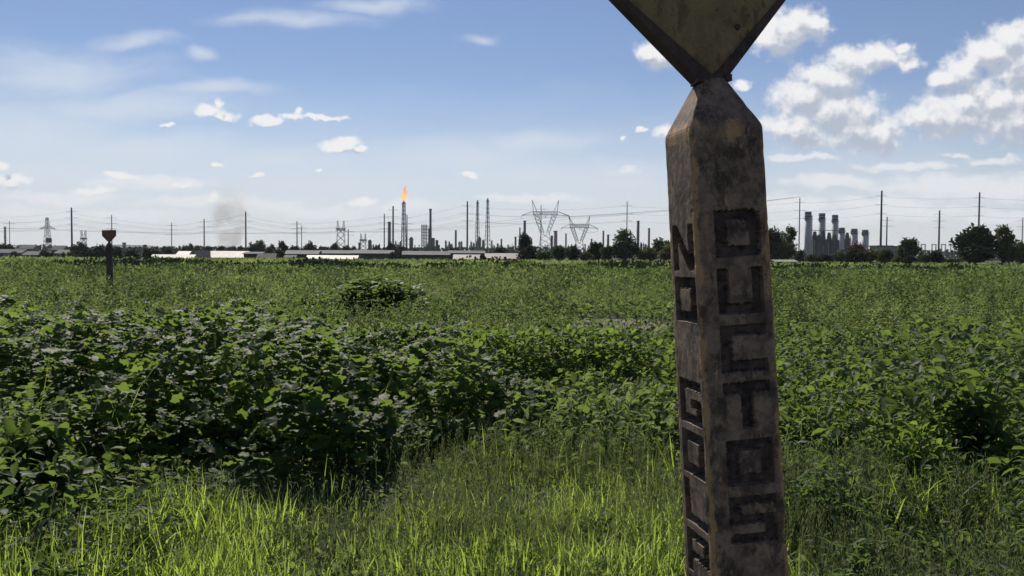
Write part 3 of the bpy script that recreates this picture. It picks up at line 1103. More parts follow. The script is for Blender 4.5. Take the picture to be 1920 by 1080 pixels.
def boiler(px0, px1, top, Y, label, tops):
    pc = (px0 + px1) / 2
    b = spot(pc, Y)
    k = Y / F
    w = (px1 - px0) * k
    h = zof(pc, top, Y) - b.z
    o = thing('boiler_house', label, 'power station building', b, 'dark boiler houses of the power station')
    MB().box((0, 0, h / 2), (w, w * .55, h)).build('wall', M['plant_dark'], o)
    n = max(4, int((px1 - px0) / 5))
    for i in range(n):
        MB().box((-w / 2 + w * (i + .5) / n, -w * .275 - .5 * k, h * .47), (.9 * k, .9 * k, h * .94)).build('buttress', M['plant_dark'], o)
    for (dx, tp, ww) in tops:
        z = zof(pc, tp, Y) - b.z
        MB().add([(dx * k - ww * k / 2, -2 * k, h + .01), (dx * k + ww * k / 2, -2 * k, h + .01), (dx * k + ww * k / 2, 2 * k, h + .01), (dx * k - ww * k / 2, 2 * k, h + .01),
                  (dx * k - ww * k * .25, -1 * k, z), (dx * k + ww * k * .25, -1 * k, z), (dx * k + ww * k * .25, 1 * k, z), (dx * k - ww * k * .25, 1 * k, z)],
                 [(4, 5, 6, 7), (0, 1, 5, 4), (1, 2, 6, 5), (2, 3, 7, 6), (3, 0, 4, 7)]).build('duct_hood', M['plant_dark'], o)
    for i in range(7):
        xx, hh = rnd.uniform(-.5, .5) * w, rnd.uniform(.10, .34) * h
        MB().box((xx, -w * .275 - 2.4 * k, hh / 2), (rnd.uniform(2, 5) * k, 2.2 * k, hh)).build('equipment_block', M[rnd.choice(('plant_dark', 'plant_dark', 'steel_grey', 'band_dark'))], o)
    for i in range(4):
        xx = rnd.uniform(-.45, .45) * w
        MB().tube((xx, -w * .275 - 1.3 * k, 0), (xx, -w * .275 - 1.3 * k, h * rnd.uniform(.7, 1.12)), .45 * k, .45 * k, 6).build('pipe', M[rnd.choice(('steel_pale', 'stack_pale', 'steel_dark'))], o)
    for zz in (.3, .62):
        MB().box((0, -w * .275 - 1.2 * k, h * zz), (w * 1.02, .5 * k, .6 * k)).build('walkway', M['band_dark'], o)
    return o


boiler(1522, 1548, 449, 525, 'dark ribbed boiler house between the first and second tall stacks', ((-8, 434, 10), (0, 440, 9), (8, 433, 9)))
boiler(1549, 1571, 450, 545, 'dark ribbed boiler house between the second and third tall stacks', ((-6, 436, 9), (4, 440, 10)))
boiler(1582, 1594, 447, 620, 'narrow dark boiler house behind the shorter stacks', ((0, 436, 8),))
boiler(1571, 1588, 468, 520, 'low grey blue boiler house in front of the shorter stack', ())
b = spot(1545, 530)
k = 530 / F
o = thing('pipe_bridge', 'dark pipe bridge joining the three tall power station stacks', 'pipe bridge', b)
zb_ = zof(1545, 432, 530) - b.z
MB().box((0, 0, zb_), (50 * k, 1.2 * k, 1.1 * k)).build('beam', M['band_dark'], o)
for x in (-23.5, -5, 18.5):
    MB().tube((x * k, 0, 0), (x * k, 0, zof(1545, 404 if x < -20 else 432, 530) - b.z), .9 * k, .8 * k, 6).build('leg', M['band_dark'], o)

# substation gantries
for (px, Y, lab) in ((1731, 420, 'left substation gantry beside the round bush'), (1751, 430, 'middle substation gantry left of the brown tapered pole'), (1769, 420, 'right substation gantry of the three, right of the brown tapered pole'), (1786, 440, 'substation gantry half hidden by the big dark tree')):
    b = spot(px, Y)
    k = Y / F
    h = zof(px, 459, Y) - b.z
    o = thing('substation_gantry', lab, 'gantry', b, 'substation gantries')
    for s in (-1, 1):
        seg_mesh(zig((s * 3.6 - .8, 459), (s * 3.6 - 1.0, 490), (s * 3.6 + .8, 459), (s * 3.6 + 1.0, 490), 6), px, Y, b.z, .16 * k, .25).build('lattice_leg', M['steel_grey'], o)
    MB().box((0, 0, h + .3 * k), (9.6 * k, 1.0 * k, 1.3 * k)).build('beam', M['steel_grey'], o)
    for x in (-3.4, 0, 3.4):
        MB().tube((x * k, 0, h + .9 * k), (x * k, 0, h + 4.2 * k), .22 * k, .16 * k, 5).build('insulator', M['insulator'], o)


# ------------------------------------------------------------------ sheds and houses
def shed(px0, px1, ridge, eave, Y, label, roof='roof_white', wall='wall_dark', tilt=22, base=None, group='low farm sheds at the field edge', name='shed', skew=0.0, doors=2, ov=.4):
    """gabled shed, ridge along x; the near roof slope faces the camera"""
    pc = (px0 + px1) / 2
    b = spot(pc, Y)
    k = Y / F
    w = (px1 - px0) * k
    zr, ze = zof(pc, ridge, Y) - b.z, zof(pc, eave, Y) - b.z
    ze = max(ze, .5)
    run = (zr - ze) / math.tan(R(tilt))
    o = thing(name, label, name.replace('_', ' '), b, group)
    o.rotation_euler = (0, 0, skew)
    t_ = .12
    # roof: two slabs
    rf = MB()
    for s in (-1, 1):
        e = ov * s
        dz = ov * math.tan(R(tilt))
        vs = []
        for x in (-w / 2 - ov * .6, w / 2 + ov * .6):
            vs += [(x, s * run + e, ze - dz), (x, 0, zr), (x, 0, zr + t_), (x, s * run + e, ze - dz + t_)]
        rf.add(vs, [(0, 1, 2, 3), (7, 6, 5, 4), (0, 3, 7, 4), (1, 0, 4, 5), (3, 2, 6, 7)])
    rf.build('roof', M[roof], o)
    wl = MB()
    y = run * .96
    zt = ze + (run - y) * math.tan(R(tilt)) - .03
    x = w / 2
    vs = [(-x, -y, 0), (x, -y, 0), (x, y, 0), (-x, y, 0), (-x, -y, zt), (x, -y, zt), (x, y, zt), (-x, y, zt), (-x, 0, zr - .03), (x, 0, zr - .03)]
    wl.add(vs, [(0, 1, 5, 4), (2, 3, 7, 6), (1, 2, 6, 9, 5), (3, 0, 4, 8, 7)])
    wl.build('wall', M[wall], o)
    for i in range(doors):
        xx = -x + w * (i + .5) / doors
        MB().box((xx, -y - .03, zt * .42), (w / doors * .4, .06, zt * .84)).build('door', M['roof_dark'], o)
    return o


shed(288, 366, 478, 485.5, 206, 'long low shed with glaring cream roof, leftmost of the bright roofs')
shed(388, 466, 471.5, 482.5, 226, 'shed with the largest glaring white roof right of a dark gable', tilt=25)
shed(368, 392, 470.5, 484, 215, 'dark gabled shed between two bright white roofs', roof='roof_dark', wall='roof_dark', tilt=40, skew=.3)
shed(463, 496, 473, 476, 222, 'flat grey roofed open shed on the right end of the white roof', roof='roof_grey', tilt=8)
shed(486, 518, 476, 484, 212, 'small pale grey gabled house among dark trees', roof='roof_grey', wall='wall_grey', tilt=28)
shed(540, 600, 470, 476.5, 262, 'left one of three long grey roofed barns', roof='roof_grey', tilt=9, skew=.10)
shed(602, 662, 469.8, 475.5, 268, 'middle one of three long grey roofed barns', roof='roof_grey', tilt=9, skew=.10)
shed(664, 738, 469.5, 475.5, 262, 'right one of three long grey roofed barns', roof='roof_grey', tilt=9, skew=.10)
shed(578, 671, 479.5, 485.5, 198, 'long low shed with cream white roof in front of the grey barns', wall='wall_brick')
shed(536, 556, 479, 483, 214, 'tiny grey lean-to left of the long cream roof', roof='roof_grey', tilt=20, doors=1)
shed(756, 842, 471.5, 478, 250, 'long dark barn with grey roof below the process tower', roof='roof_grey', tilt=9, skew=.10)
shed(842, 908, 470.5, 475, 258, 'grey roofed barn below the thick dark pole', roof='roof_grey', tilt=9, skew=.06)
shed(852, 902, 478.2, 485.5, 206, 'bright white roofed shed on the left of the hedge with brick wall', wall='wall_brick', tilt=25)
shed(911, 926, 476, 483, 212, 'small sliver of white roof between hedge and wide white shed', wall='wall_brick', tilt=25, doors=1)
shed(928, 975, 475.8, 484.5, 206, 'bright white roofed shed touching the tall dark tree', wall='wall_brick', tilt=25)
shed(1449, 1488, 488, 491, 172, 'low pale flat roofed shed under the gappy tree right of the post', roof='wall_grey', wall='wall_grey', tilt=8)
shed(42, 68, 459.5, 466, 330, 'dark pyramid roofed hut near the tapered pylon', roof='roof_dark', wall='wall_grey', tilt=30, group='low houses on the far left', name='house')
shed(0, 50, 468, 474, 300, 'long grey roofed house at the left edge of the photo', roof='roof_grey', wall='wall_grey', tilt=18, group='low houses on the far left', name='house')
shed(52, 96, 472, 478, 270, 'low house with pale eave line in front of the pyramid roofed hut', roof='roof_grey', wall='wall_dark', tilt=18, group='low houses on the far left', name='house')
shed(102, 124, 461, 468, 330, 'steep dark roofed hut between pylon and dark trees', roof='roof_dark', wall='wall_dark', tilt=32, group='low houses on the far left', name='house')
shed(112, 142, 469, 475, 290, 'low house with thin pale roof beside the reddish brown pole', roof='roof_grey', wall='wall_grey', tilt=16, group='low houses on the far left', name='house')
shed(336, 358, 471.5, 477, 300, 'tiny white house peeping between trees over the cream roof', roof='steel_pale', wall='wall_grey', tilt=24, group='low houses on the far left', name='house')


def block_house(px0, px1, top, Y, label):
    pc = (px0 + px1) / 2
    b = spot(pc, Y)
    k = Y / F
    w, h = (px1 - px0) * k, zof(pc, top, Y) - b.z
    o = thing('concrete_building', label, 'building', b, 'grey buildings behind the right hand trees')
    MB().box((0, 0, h / 2), (w, 7, h)).build('wall', M['wall_grey'], o)
    MB().box((0, 0, h + .15), (w + .8, 7.8, .3)).build('roof', M['roof_dark'], o)
    for i in range(4):
        for zz in (.35, .72):
            MB().box((-w / 2 + w * (i + .5) / 4, -3.51, h * zz), (w * .12, .1, h * .14)).build('window', M['roof_dark'], o)
    return o


block_house(1638, 1664, 462, 300, 'grey concrete building at the foot of the thick dark pole')
block_house(1664, 1683, 463, 310, 'grey concrete building with dark roof right of the rung pole')

# ------------------------------------------------------------------ overhead wires
def wire(points, label, r, sag=.03):
    m = MB()
    for p, q in zip(points[:-1], points[1:]):
        p, q = Vector(p), Vector(q)
        L = (q - p).length
        n = max(3, min(14, int(L / 9)))
        prev = p
        for i in range(1, n + 1):
            t_ = i / n
            c_ = p.lerp(q, t_)
            c_.z -= sag * L * 4 * t_ * (1 - t_)
            m.tube(prev, c_, r, r, 4)
            prev = c_
    return tag(m.build('overhead_wire', M['wire']), label, 'wire', 'overhead power lines')


chain = [135, 210, 322, 383, 461, 557, 720.5, 763, 876, 1014, 1175]
chain2 = [1175, 1498, 1651, 1834]
lvl = ('top', 'middle', 'lowest')
for i in range(3):
    for s, side in ((-1, 'near'), (1, 'far')):
        if s == 1 and i == 0:
            continue
        pts = []
        for c_ in chain:
            x, y, z, L = POLE_ARMS[c_][min(i, len(POLE_ARMS[c_]) - 1)]
            pts.append((x + s * L * .98, y, z))
        pts = [(pts[0][0] - 60, pts[0][1] + 40, pts[0][2] - 1)] + pts
        wire(pts, f'thin {lvl[i]} level wire sagging from pole to pole left of the post, {side} arm end', .034, .012)
    pts = []
    for c_ in chain2:
        x, y, z, L = POLE_ARMS[c_][i]
        pts.append((x - L * .98, y, z))
    pts.append((pts[-1][0] + 70, pts[-1][1] - 5, pts[-1][2] + 1))
    wire(pts, f'thin {lvl[i]} level wire sagging between the poles right of the post', .034, .02)
for i in range(3):
    pts = [PYL[89][i], PYL[639][i], PYL[1022][i]]
    pts = [(pts[0][0] - 150, pts[0][1] + 60, pts[0][2])] + pts
    e = POLE_ARMS[1498][0]
    pts.append((e[0] + (i - 1) * 2.5, e[1], e[2] + 2.2 + .6 * i))
    wire(pts, ('left', 'middle', 'right')[i] + ' conductor strung between the big lattice pylons', .05, .009)
wire([PYL[1022][2], PYL[1086][2]], 'short conductor dipping from the large pylon to the smaller one', .09, .02)


# ------------------------------------------------------------------ foliage tools
def frame(yaw, tilt, roll):
    cy, sy, ct, st, cr, sr = np.cos(yaw), np.sin(yaw), np.cos(tilt), np.sin(tilt), np.cos(roll), np.sin(roll)
    z, o = np.zeros_like(yaw), np.ones_like(yaw)
    Rz = np.stack([np.stack([cy, -sy, z], -1), np.stack([sy, cy, z], -1), np.stack([z, z, o], -1)], -2)
    Rx = np.stack([np.stack([o, z, z], -1), np.stack([z, ct, -st], -1), np.stack([z, st, ct], -1)], -2)
    Ry = np.stack([np.stack([cr, z, sr], -1), np.stack([z, o, z], -1), np.stack([-sr, z, cr], -1)], -2)
    return Rz @ Rx @ Ry


def scatter(tv, tf, pos, yaw, tilt, roll, scale, tint):
    n = len(pos)
    tv = np.asarray(tv, float)
    tf = np.asarray(tf, int)
    Rm = frame(yaw, tilt, roll)
    sc3 = scale if scale.ndim == 2 else np.repeat(scale[:, None], 3, 1)
    V = np.einsum('nij,nkj->nki', Rm, tv[None] * sc3[:, None, :]) + pos[:, None, :]
    Fc = tf[None] + (np.arange(n) * len(tv))[:, None, None]
    return V.reshape(-1, 3), Fc.reshape(-1, 3), np.repeat(tint, len(tv))


def merge(parts):
    Vs, Fs, Ts, o = [], [], [], 0
    for V, Fc, T in parts:
        Vs.append(V)
        Fs.append(Fc + o)
        Ts.append(T)
        o += len(V)
    return np.concatenate(Vs), np.concatenate(Fs), np.concatenate(Ts)


def t_squash(seed=0):
    r_ = np.random.default_rng(seed)
    vs = [(0, .18, 0.0)]
    n = 16
    for i in range(n + 1):
        a = -math.pi / 2 + .28 + (2 * math.pi - .56) * i / n
        lob = .5 + .13 * abs(math.cos(2.5 * (a - math.pi / 2))) + r_.uniform(-.03, .03)
        x, y = lob * math.cos(a), .42 + lob * math.sin(a) * .95
        z = .10 * math.cos(5 * (a - math.pi / 2)) - .32 * ((x * x) + (y - .3) ** 2) + .06 * abs(x)
        vs.append((x, y, z))
    return vs, [(0, i, i + 1) for i in range(1, n + 1)]


T_LANCE = ([(0, 0, 0), (-.19, .32, .07), (0, .45, -.02), (.19, .32, .07), (0, 1, -.16), (-.13, .68, .01), (.13, .68, .01)],
           [(0, 2, 1), (0, 3, 2), (1, 2, 5), (2, 3, 6), (2, 4, 5), (2, 6, 4)])
T_OVAL = ([(0, 0, 0), (-.32, .35, .08), (0, .5, -.03), (.32, .35, .08), (0, 1, -.12), (-.24, .75, .02), (.24, .75, .02)], T_LANCE[1])
T_QUAD = ([(0, 0, 0), (-.35, .45, .12), (0, 1, 0), (.35, .45, .12)], [(0, 3, 2), (0, 2, 1)])


def t_blade(bend, n=4, w=.5):
    vs, fs = [], []
    for i in range(n + 1):
        q = i / n
        y = bend * q * q
        z = q * (1 - .25 * abs(bend) * q)
        ww = w * (1 - q ** 1.6) + .02
        vs += [(-ww, y, z), (ww, y, z)]
    for i in range(n):
        a = 2 * i
        fs += [(a, a + 1, a + 3), (a, a + 3, a + 2)]
    return vs, fs


def t_seed():
    vs, fs = [], []
    for (x, w) in ((0, .5),):
        vs += [(-w * .5, 0, 0), (w * .5, 0, 0), (w * .5, .08, .72), (-w * .5, .08, .72)]
        fs += [(0, 1, 2), (0, 2, 3)]
    for k in range(6):
        z = .70 + .05 * k
        s = 1 if k % 2 else -1
        vs += [(0, .08, z), (s * 3.2, .1, z + .06), (s * 2.2, .1, z + .09)]
        a = len(vs) - 3
        fs += [(a, a + 1, a + 2)]
    return vs, fs


def stuff(name, parts, mat):
    V, Fc, T = merge(parts)
    return tag(link(name, mesh_np(name, V, Fc, M[mat], T)), kind='stuff')


# ------------------------------------------------------------------ vine mounds
MOUNDS = [(-5.3, 9.6, 2.6, 2.9, .80), (-3.0, 8.1, 1.9, 2.2, .76), (-7.3, 10.6, 2.4, 2.8, .88), (-1.05, 7.5, 1.2, 1.3, .66), (-3.9, 11.2, 2.0, 1.8, .80), (-4.9, 7.4, 1.6, 1.5, .66),
          (-2.0, 6.75, 1.5, 1.15, .74),
          (-1.3, 11.8, 1.4, 1.7, .54), (.1, 11.2, 1.2, 1.3, .44), (-2.5, 12.3, 1.2, 1.2, .46), (.9, 10.3, .7, .8, .36)]
CORNER = [(-3.35, 5.3, .9, .85, .50), (-3.0, 4.4, .8, .65, .46), (-2.5, 5.5, .6, .6, .32), (-2.3, 4.5, .5, .5, .26), (-3.9, 6.1, .9, .8, .58)]
SIDE = [(3.55, 6.9, 1.2, 1.1, .78), (4.7, 7.8, 1.4, 1.5, .84), (3.0, 8.6, 1.2, 1.0, .50), (2.5, 7.2, .7, .7, .42), (4.1, 10.2, 1.8, 1.3, .55), (2.4, 10.0, 1.0, .9, .55), (3.6, 5.2, .8, .7, .50),
        (5.8, 10, 1.6, 2, .7), (2.0, 12.2, .9, .9, .40), (4.9, 13, 1.6, 1.2, .5)]


def hump(x, y, ms, seed):
    H = np.zeros_like(x)
    x, y = x + 1.1 * (fbm(x * .9, y * .9, seed + 31) - .5) + .5 * (fbm(x * 2.6, y * 2.6, seed + 35) - .5), y + 1.5 * (fbm(x * .9, y * .9, seed + 33) - .5) + .6 * (fbm(x * 2.6, y * 2.6, seed + 37) - .5)
    for (cx, cy, rx, ry, h) in ms:
        r2 = ((x - cx) / rx) ** 2 + ((y - cy) / ry) ** 2
        H = np.maximum(H, h * np.sqrt(np.clip(1 - r2 ** 1.6, 0, 1)) ** .8)
    return H * np.clip(.38 + 1.2 * fbm(x * 1.25, y * 1.1, seed, 4), .3, 1.2)


def vines(n, box_, ms, seed, tmpl, smin, smax, name, mat, tiltm=.36, deep=3.2):
    x = rng.uniform(box_[0], box_[1], n)
    y = rng.uniform(box_[2], box_[3], n)
    H = hump(x, y, ms, seed)
    k = H > .10
    x, y, H = x[k], y[k], H[k]
    m = len(x)
    q = rng.random(m)
    hole = np.clip((.53 - fbm(x * 1.7, y * 1.35, seed + 51, 3)) * 6, 0, 1)
    z = H * (1 - .8 * q ** deep) * (1 - .62 * hole) + rng.uniform(-.04, .07, m)
    k = rng.random(m) > .72 * hole
    x, y, H, z, q = x[k], y[k], H[k], z[k], q[k]
    m = len(x)
    z = np.maximum(z, .04)
    e = .08
    gx = (hump(x + e, y, ms, seed) - hump(x - e, y, ms, seed)) / (2 * e)
    gy = (hump(x, y + e, ms, seed) - hump(x, y - e, ms, seed)) / (2 * e)
    yaw = np.arctan2(-gx, -gy + 1e-6) * -1 + rng.normal(0, 1.4, m)
    yaw = np.where(rng.random(m) < .5, rng.uniform(0, 2 * np.pi, m), yaw)
    tilt = rng.normal(0, tiltm, m)
    roll = rng.normal(0, tiltm, m)
    s = rng.uniform(smin, smax, m)
    tint = np.clip(.25 + .5 * fbm(x * .9, y * .9, seed + 5) + rng.normal(0, .2, m), 0, 1)
    parts = []
    for i in range(3):
        sel = (np.arange(m) % 3) == i
        tv, tf = tmpl[i % len(tmpl)]
        parts.append(scatter(tv, tf, np.stack([x, y, z], -1)[sel], yaw[sel], tilt[sel], roll[sel], s[sel], tint[sel]))
    return parts


SQ = [t_squash(1), t_squash(2), t_squash(3)]
vp = vines(66000, (-9.5, 2.2, 3.7, 14.6), MOUNDS, 3, SQ, .045, .115, 'v', 'leaf_vine')
stuff('vine_cover', vp, 'leaf_vine')
sp_ = vines(30000, (1.2, 7.6, 4.2, 14.5), SIDE, 9, [T_LANCE, T_OVAL, T_LANCE], .05, .13, 's', 'leaf_shrub', .5, 1.4)
sp_ += vines(9000, (-5, -1.6, 3.4, 7.2), CORNER, 15, [T_LANCE, T_LANCE, T_OVAL], .04, .10, 's', 'leaf_shrub', .5, 1.6)
stuff('leafy_weeds', sp_, 'leaf_shrub')


def bare(x, y):
    """trodden places where little grows: the dirt patches and a gap before the far marker"""
    a = ((x - 2.2) / 2.3) ** 2 + ((y - 17.4) / 4.0) ** 2 < 1 + .8 * (fbm(x, y, 3) - .5)
    b_ = ((x + 5) / 1.5) ** 2 + ((y - 17.6) / 1.4) ** 2 < 1
    c_ = (np.abs(x + .453 * y) < .8) & (y > 27) & (y < 36) & (vnoise(x * 3, y * 3, 8) > .25)
    return a | b_ | c_


# low leafy ground cover between the mounds and out to 24 m
def cover(n, ymin, ymax, hmax, smin, smax, seed, tmpl):
    y = np.exp(rng.uniform(math.log(ymin), math.log(ymax), n))
    x = rng.uniform(-1, 1, n) * (y * .64 + 1.5)
    keep = ~bare(x, y) | (rng.random(n) < .10)
    x, y = x[keep], y[keep]
    n = len(x)
    H = hmax * (.25 + 1.1 * fbm(x * .7, y * .5, seed))
    z = H * rng.random(n) ** .6 + .02
    tint = np.clip(.05 + .8 * fbm(x * .55, y * .35, seed + 2) + rng.normal(0, .18, n), 0, 1)
    s = rng.uniform(smin, smax, n) * np.maximum(1, y / 14)
    tv, tf = tmpl
    return scatter(tv, tf, np.stack([x, y, z], -1), rng.uniform(0, 6.283, n), rng.normal(.25, .55, n), rng.normal(0, .5, n), s, tint)


def bright_cover():
    n = 9000
    x, y = rng.uniform(-.6, 2.6, n), 5.9 + 4.9 * rng.random(n) ** .75
    f = fbm(x * 1.1, y * .8, 91)
    k = f > .38
    x, y, f = x[k], y[k], f[k]
    m = len(x)
    z = (.06 + .62 * sstep(.36, .68, f)) * (1 - .6 * rng.random(m) ** 1.6) * np.clip((y - 5.6) / 3.4, .12, 1)
    return scatter(*T_OVAL, np.stack([x, y, z], -1), rng.uniform(0, 6.283, m), rng.normal(.2, .5, m), rng.normal(0, .5, m), rng.uniform(.05, .11, m), np.clip(rng.normal(.70, .2, m), 0, 1))


stuff('leafy_weeds', [bright_cover()], 'leaf_vine')
stuff('ground_cover', [cover(26000, 3.0, 9.5, .09, .025, .055, 25, T_OVAL), cover(42000, 6.6, 26, .30, .06, .12, 21, T_OVAL), cover(26000, 6.6, 26, .36, .07, .14, 22, T_LANCE)], 'leaf_weed')


# ------------------------------------------------------------------ grasses
def blades(n, xs, ys, hmin, hmax, w, seed, mask=None, tmpl=None, lean=.22, tb=.5):
    x = rng.uniform(xs[0], xs[1], n)
    y = rng.uniform(ys[0], ys[1], n)
    d = fbm(x * 2.2, y * 2.2, seed)
    k = rng.random(n) < np.clip((d - .22) * 2.4, .05, 1)
    if mask is not None:
        k &= rng.random(n) < mask(x, y)
    x, y, d = x[k], y[k], d[k]
    m = len(x)
    h = rng.uniform(hmin, hmax, m) * (.55 + .9 * d)
    ww = w * rng.uniform(.6, 1.3, m)
    tint = np.clip(tb + .5 * (d - .5) + rng.normal(0, .22, m), 0, 1)
    out = []
    tm = tmpl or [t_blade(.15), t_blade(.45), t_blade(.85)]
    pos = np.stack([x, y, np.full(m, -.01)], -1)
    for i, (tv, tf) in enumerate(tm):
        s = (np.arange(m) % len(tm)) == i
        sc_ = np.stack([ww[s], h[s], h[s]], -1)
        out.append(scatter(tv, tf, pos[s], rng.uniform(0, 6.283, s.sum()), rng.normal(0, lean, s.sum()), rng.normal(0, lean * .6, s.sum()), sc_, tint[s]))
    return out


fade = lambda v, a, b: np.clip((v - a) / (b - a), 0, 1)


def plants(n, xr, yr, rad_, hh, leaf, stems, per, tmpl, tmean, seed, mask=None, log=True, droop=.5, tsd=.12, lod=.0034):
    """bushy weeds: leaves set along a few leaning stems from one foot"""
    y = np.exp(rng.uniform(math.log(yr[0]), math.log(yr[1]), n)) if log else rng.uniform(yr[0], yr[1], n)
    x = rng.uniform(-1, 1, n) * (y * .60 + 2) if xr is None else rng.uniform(xr[0], xr[1], n)
    if mask is not None:
        k = rng.random(n) < mask(x, y)
        x, y = x[k], y[k]
    bb = bare(x, y)
    x, y = x[~bb], y[~bb]
    n = len(x)
    f = fbm(x * .45, y * .25, seed)
    h = rng.uniform(hh[0], hh[1], n) * np.clip(np.exp(rng.normal(0, .25, n)), .6, 1.4) * (.6 + .8 * f) * np.clip(1.35 - y / 85, .3, 1)
    h = np.minimum(h, hh[1] * 1.2)
    R_ = rng.uniform(rad_[0], rad_[1], n)
    tm = np.clip(rng.uniform(tmean[0], tmean[1], n) + 1.1 * (fbm(x * .2, y * .1, seed + 4) - .5), -.1, 1)
    az = rng.uniform(0, 6.283, (n, stems))
    L = rng.random((n, stems, per)) ** .7
    reach = R_[:, None] * rng.uniform(.2, 1, (n, stems))
    px_ = x[:, None, None] + (reach * np.cos(az))[:, :, None] * L + rng.normal(0, .03, L.shape)
    py_ = y[:, None, None] + (reach * np.sin(az))[:, :, None] * L + rng.normal(0, .03, L.shape)
    hs = h[:, None] * rng.uniform(.55, 1.1, (n, stems))
    pz = hs[:, :, None] * L * (1 - .22 * L * (reach / R_[:, None])[:, :, None]) + .01
    m = L.size
    sc_ = (np.maximum(1, y / 9.0 * lod / .0034 * .16 + .0)[:, None, None] * rng.uniform(leaf[0], leaf[1], L.shape))
    sc_ = np.maximum(sc_, (y * lod)[:, None, None] * rng.uniform(.7, 1.2, L.shape)) * (1.15 - .5 * L)
    tint = np.clip(tm[:, None, None] + rng.normal(0, tsd, L.shape) + .12 * L, 0, 1)
    pos = np.stack([px_.ravel(), py_.ravel(), pz.ravel()], -1)
    return scatter(tmpl[0], tmpl[1], pos, rng.uniform(0, 6.283, m), rng.normal(droop * .3, droop, m), rng.normal(0, droop, m), sc_.ravel(), tint.ravel())


front = lambda x, y: fade(x, -2.2, -1.5) * fade(-x, -1.5, -.8) * fade(-y, -5.4, -4.4) * np.clip((fbm(x * 1.3, y * 1.3, 77) - .22) * 4, .15, 1)
patch = lambda a, q: (lambda x, y: np.clip((fbm(x * 1.4, y * 1.4, a) - q) * 5, 0.02, 1))
stuff('grass', blades(21000, (-2.5, 1.6), (2.9, 5.3), .09, .23, .013, 31, front, None, .18) +
      blades(17000, (-2.5, 1.7), (2.9, 5.6), .08, .25, .006, 32, front, None, .28) +
      blades(4200, (-3.0, -1.0), (3.2, 5.2), .14, .36, .011, 33, patch(61, .42)) +
      blades(3600, (1.4, 4.2), (3.4, 7.2), .16, .42, .010, 35, patch(62, .48)) +
      blades(700, (-6.5, -.6), (6.0, 12.5), .45, .9, .006, 39, patch(65, .50)) +
      blades(3000, (-1.0, 1.6), (4.8, 8.2), .14, .34, .008, 37, patch(63, .50)) +
      blades(9000, (-.2, 3.2), (5.6, 11.5), .14, .38, .009, 36, patch(64, .40)) +
      blades(13000, (-.5, 2.4), (4.6, 8.0), .05, .15, .007, 38), 'grass_bright')
fine = [t_blade(.12, 3, .4), t_blade(.4, 3, .4), t_seed()]
stuff('dry_grass', blades(26000, (-1.9, 1.9), (4.5, 8.0), .12, .33, .0034, 41, lambda x, y: fade(x, -1.5, -.2) * fade(-y, -8.0, -6.4) * np.clip((fbm(x * .9, y * .9, 78) - .28) * 4, .1, 1), fine, .2, .45) +
      blades(13000, (1.35, 2.9), (3.2, 6.0), .14, .36, .0034, 42, patch(79, .36), fine, .2, .5) +
      blades(5000, (-2.6, 0.4), (4.4, 5.5), .10, .26, .0040, 45, patch(81, .30), [t_blade(.3, 3, .4), t_blade(.8, 3, .4)], .3, .2) +
      blades(3500, (-2.2, 1.4), (3.0, 5.2), .16, .40, .0030, 43, None, fine, .25, .75), 'grass_fine')
# small leafy weeds through the grass
stuff('leafy_weeds', [
    plants(190, (-3.6, -1.7), (3.2, 5.2), (.12, .30), (.14, .34), (.04, .09), 6, 11, T_LANCE, (.1, .6), 141, None, False),
    plants(430, (1.35, 5.0), (3.3, 8.5), (.14, .34), (.18, .46), (.05, .10), 6, 12, T_LANCE, (.1, .7), 142, None, False),
    plants(26, (-1.3, 1.3), (3.2, 6.5), (.08, .20), (.08, .18), (.03, .06), 5, 9, T_OVAL, (.2, .8), 143, None, False),
    plants(220, (-.3, 3.0), (6.5, 11), (.15, .40), (.18, .45), (.05, .10), 6, 11, T_LANCE, (.3, .9), 144, None, False),
    plants(260, (-6.5, 1.2), (9.0, 15), (.15, .40), (.40, .95), (.05, .10), 6, 11, T_LANCE, (.1, .8), 145, None, False),
    plants(420, (1.6, 9.0), (7.0, 16), (.18, .45), (.25, .70), (.05, .11), 6, 12, T_LANCE, (.15, .8), 146, None, False)], 'leaf_shrub')

# ------------------------------------------------------------------ weeds of the middle field and the crop beyond
def weedfield(n, ymin, ymax, hlo, hhi, seed, lmin, tmpl, up=.9, tb=.0, dens=None):
    y = np.exp(rng.uniform(math.log(ymin), math.log(ymax), n))
    x = rng.uniform(-1, 1, n) * (y * .62 + 3)
    f = fbm(x * .35, y * .22, seed)
    keep = rng.random(n) < np.clip((f - .30) * 3.2, .08, 1)
    keep &= ~bare(x, y)
    x, y, f = x[keep], y[keep], f[keep]
    m = len(x)
    f1 = fbm(x * .36, y * .21, seed + 3, 4)
    hump_ = sstep(.36, .66, f1)
    tuft = vnoise(x * 1.15 + 9, y * 1.0, seed + 9)
    H = (hlo + (hhi - hlo) * (.35 + .75 * hump_) * sstep(.25, .85, tuft) * 1.25) * np.clip(1.35 - y / 85, .3, 1)
    z = H * (1 - .75 * rng.random(m) ** 1.5)
    keep2 = rng.random(m) < np.clip(1.25 - 3.2 * np.clip(fbm(x * .11, y * .055, seed + 21) - .55, 0, 1) * 3, .12, 1)
    H = np.where(keep2, H, H * .15)
    z = np.where(keep2, z, z * .15)
    tint = np.clip(tb - .02 + 2.3 * (fbm(x * .13, y * .06, seed + 7) - .40) + .15 * hump_ + .45 * (vnoise(x * 1.15 + 9, y * 1.0, seed + 12) - .3) + rng.normal(0, .13, m), 0, .97)
    s = np.maximum(lmin, y * .0026) * rng.uniform(.6, 1.5, m)
    tv, tf = tmpl
    return scatter(tv, tf, np.stack([x, y, z], -1), rng.uniform(0, 6.283, m), rng.normal(up, .5, m), rng.normal(0, .5, m), s, tint)


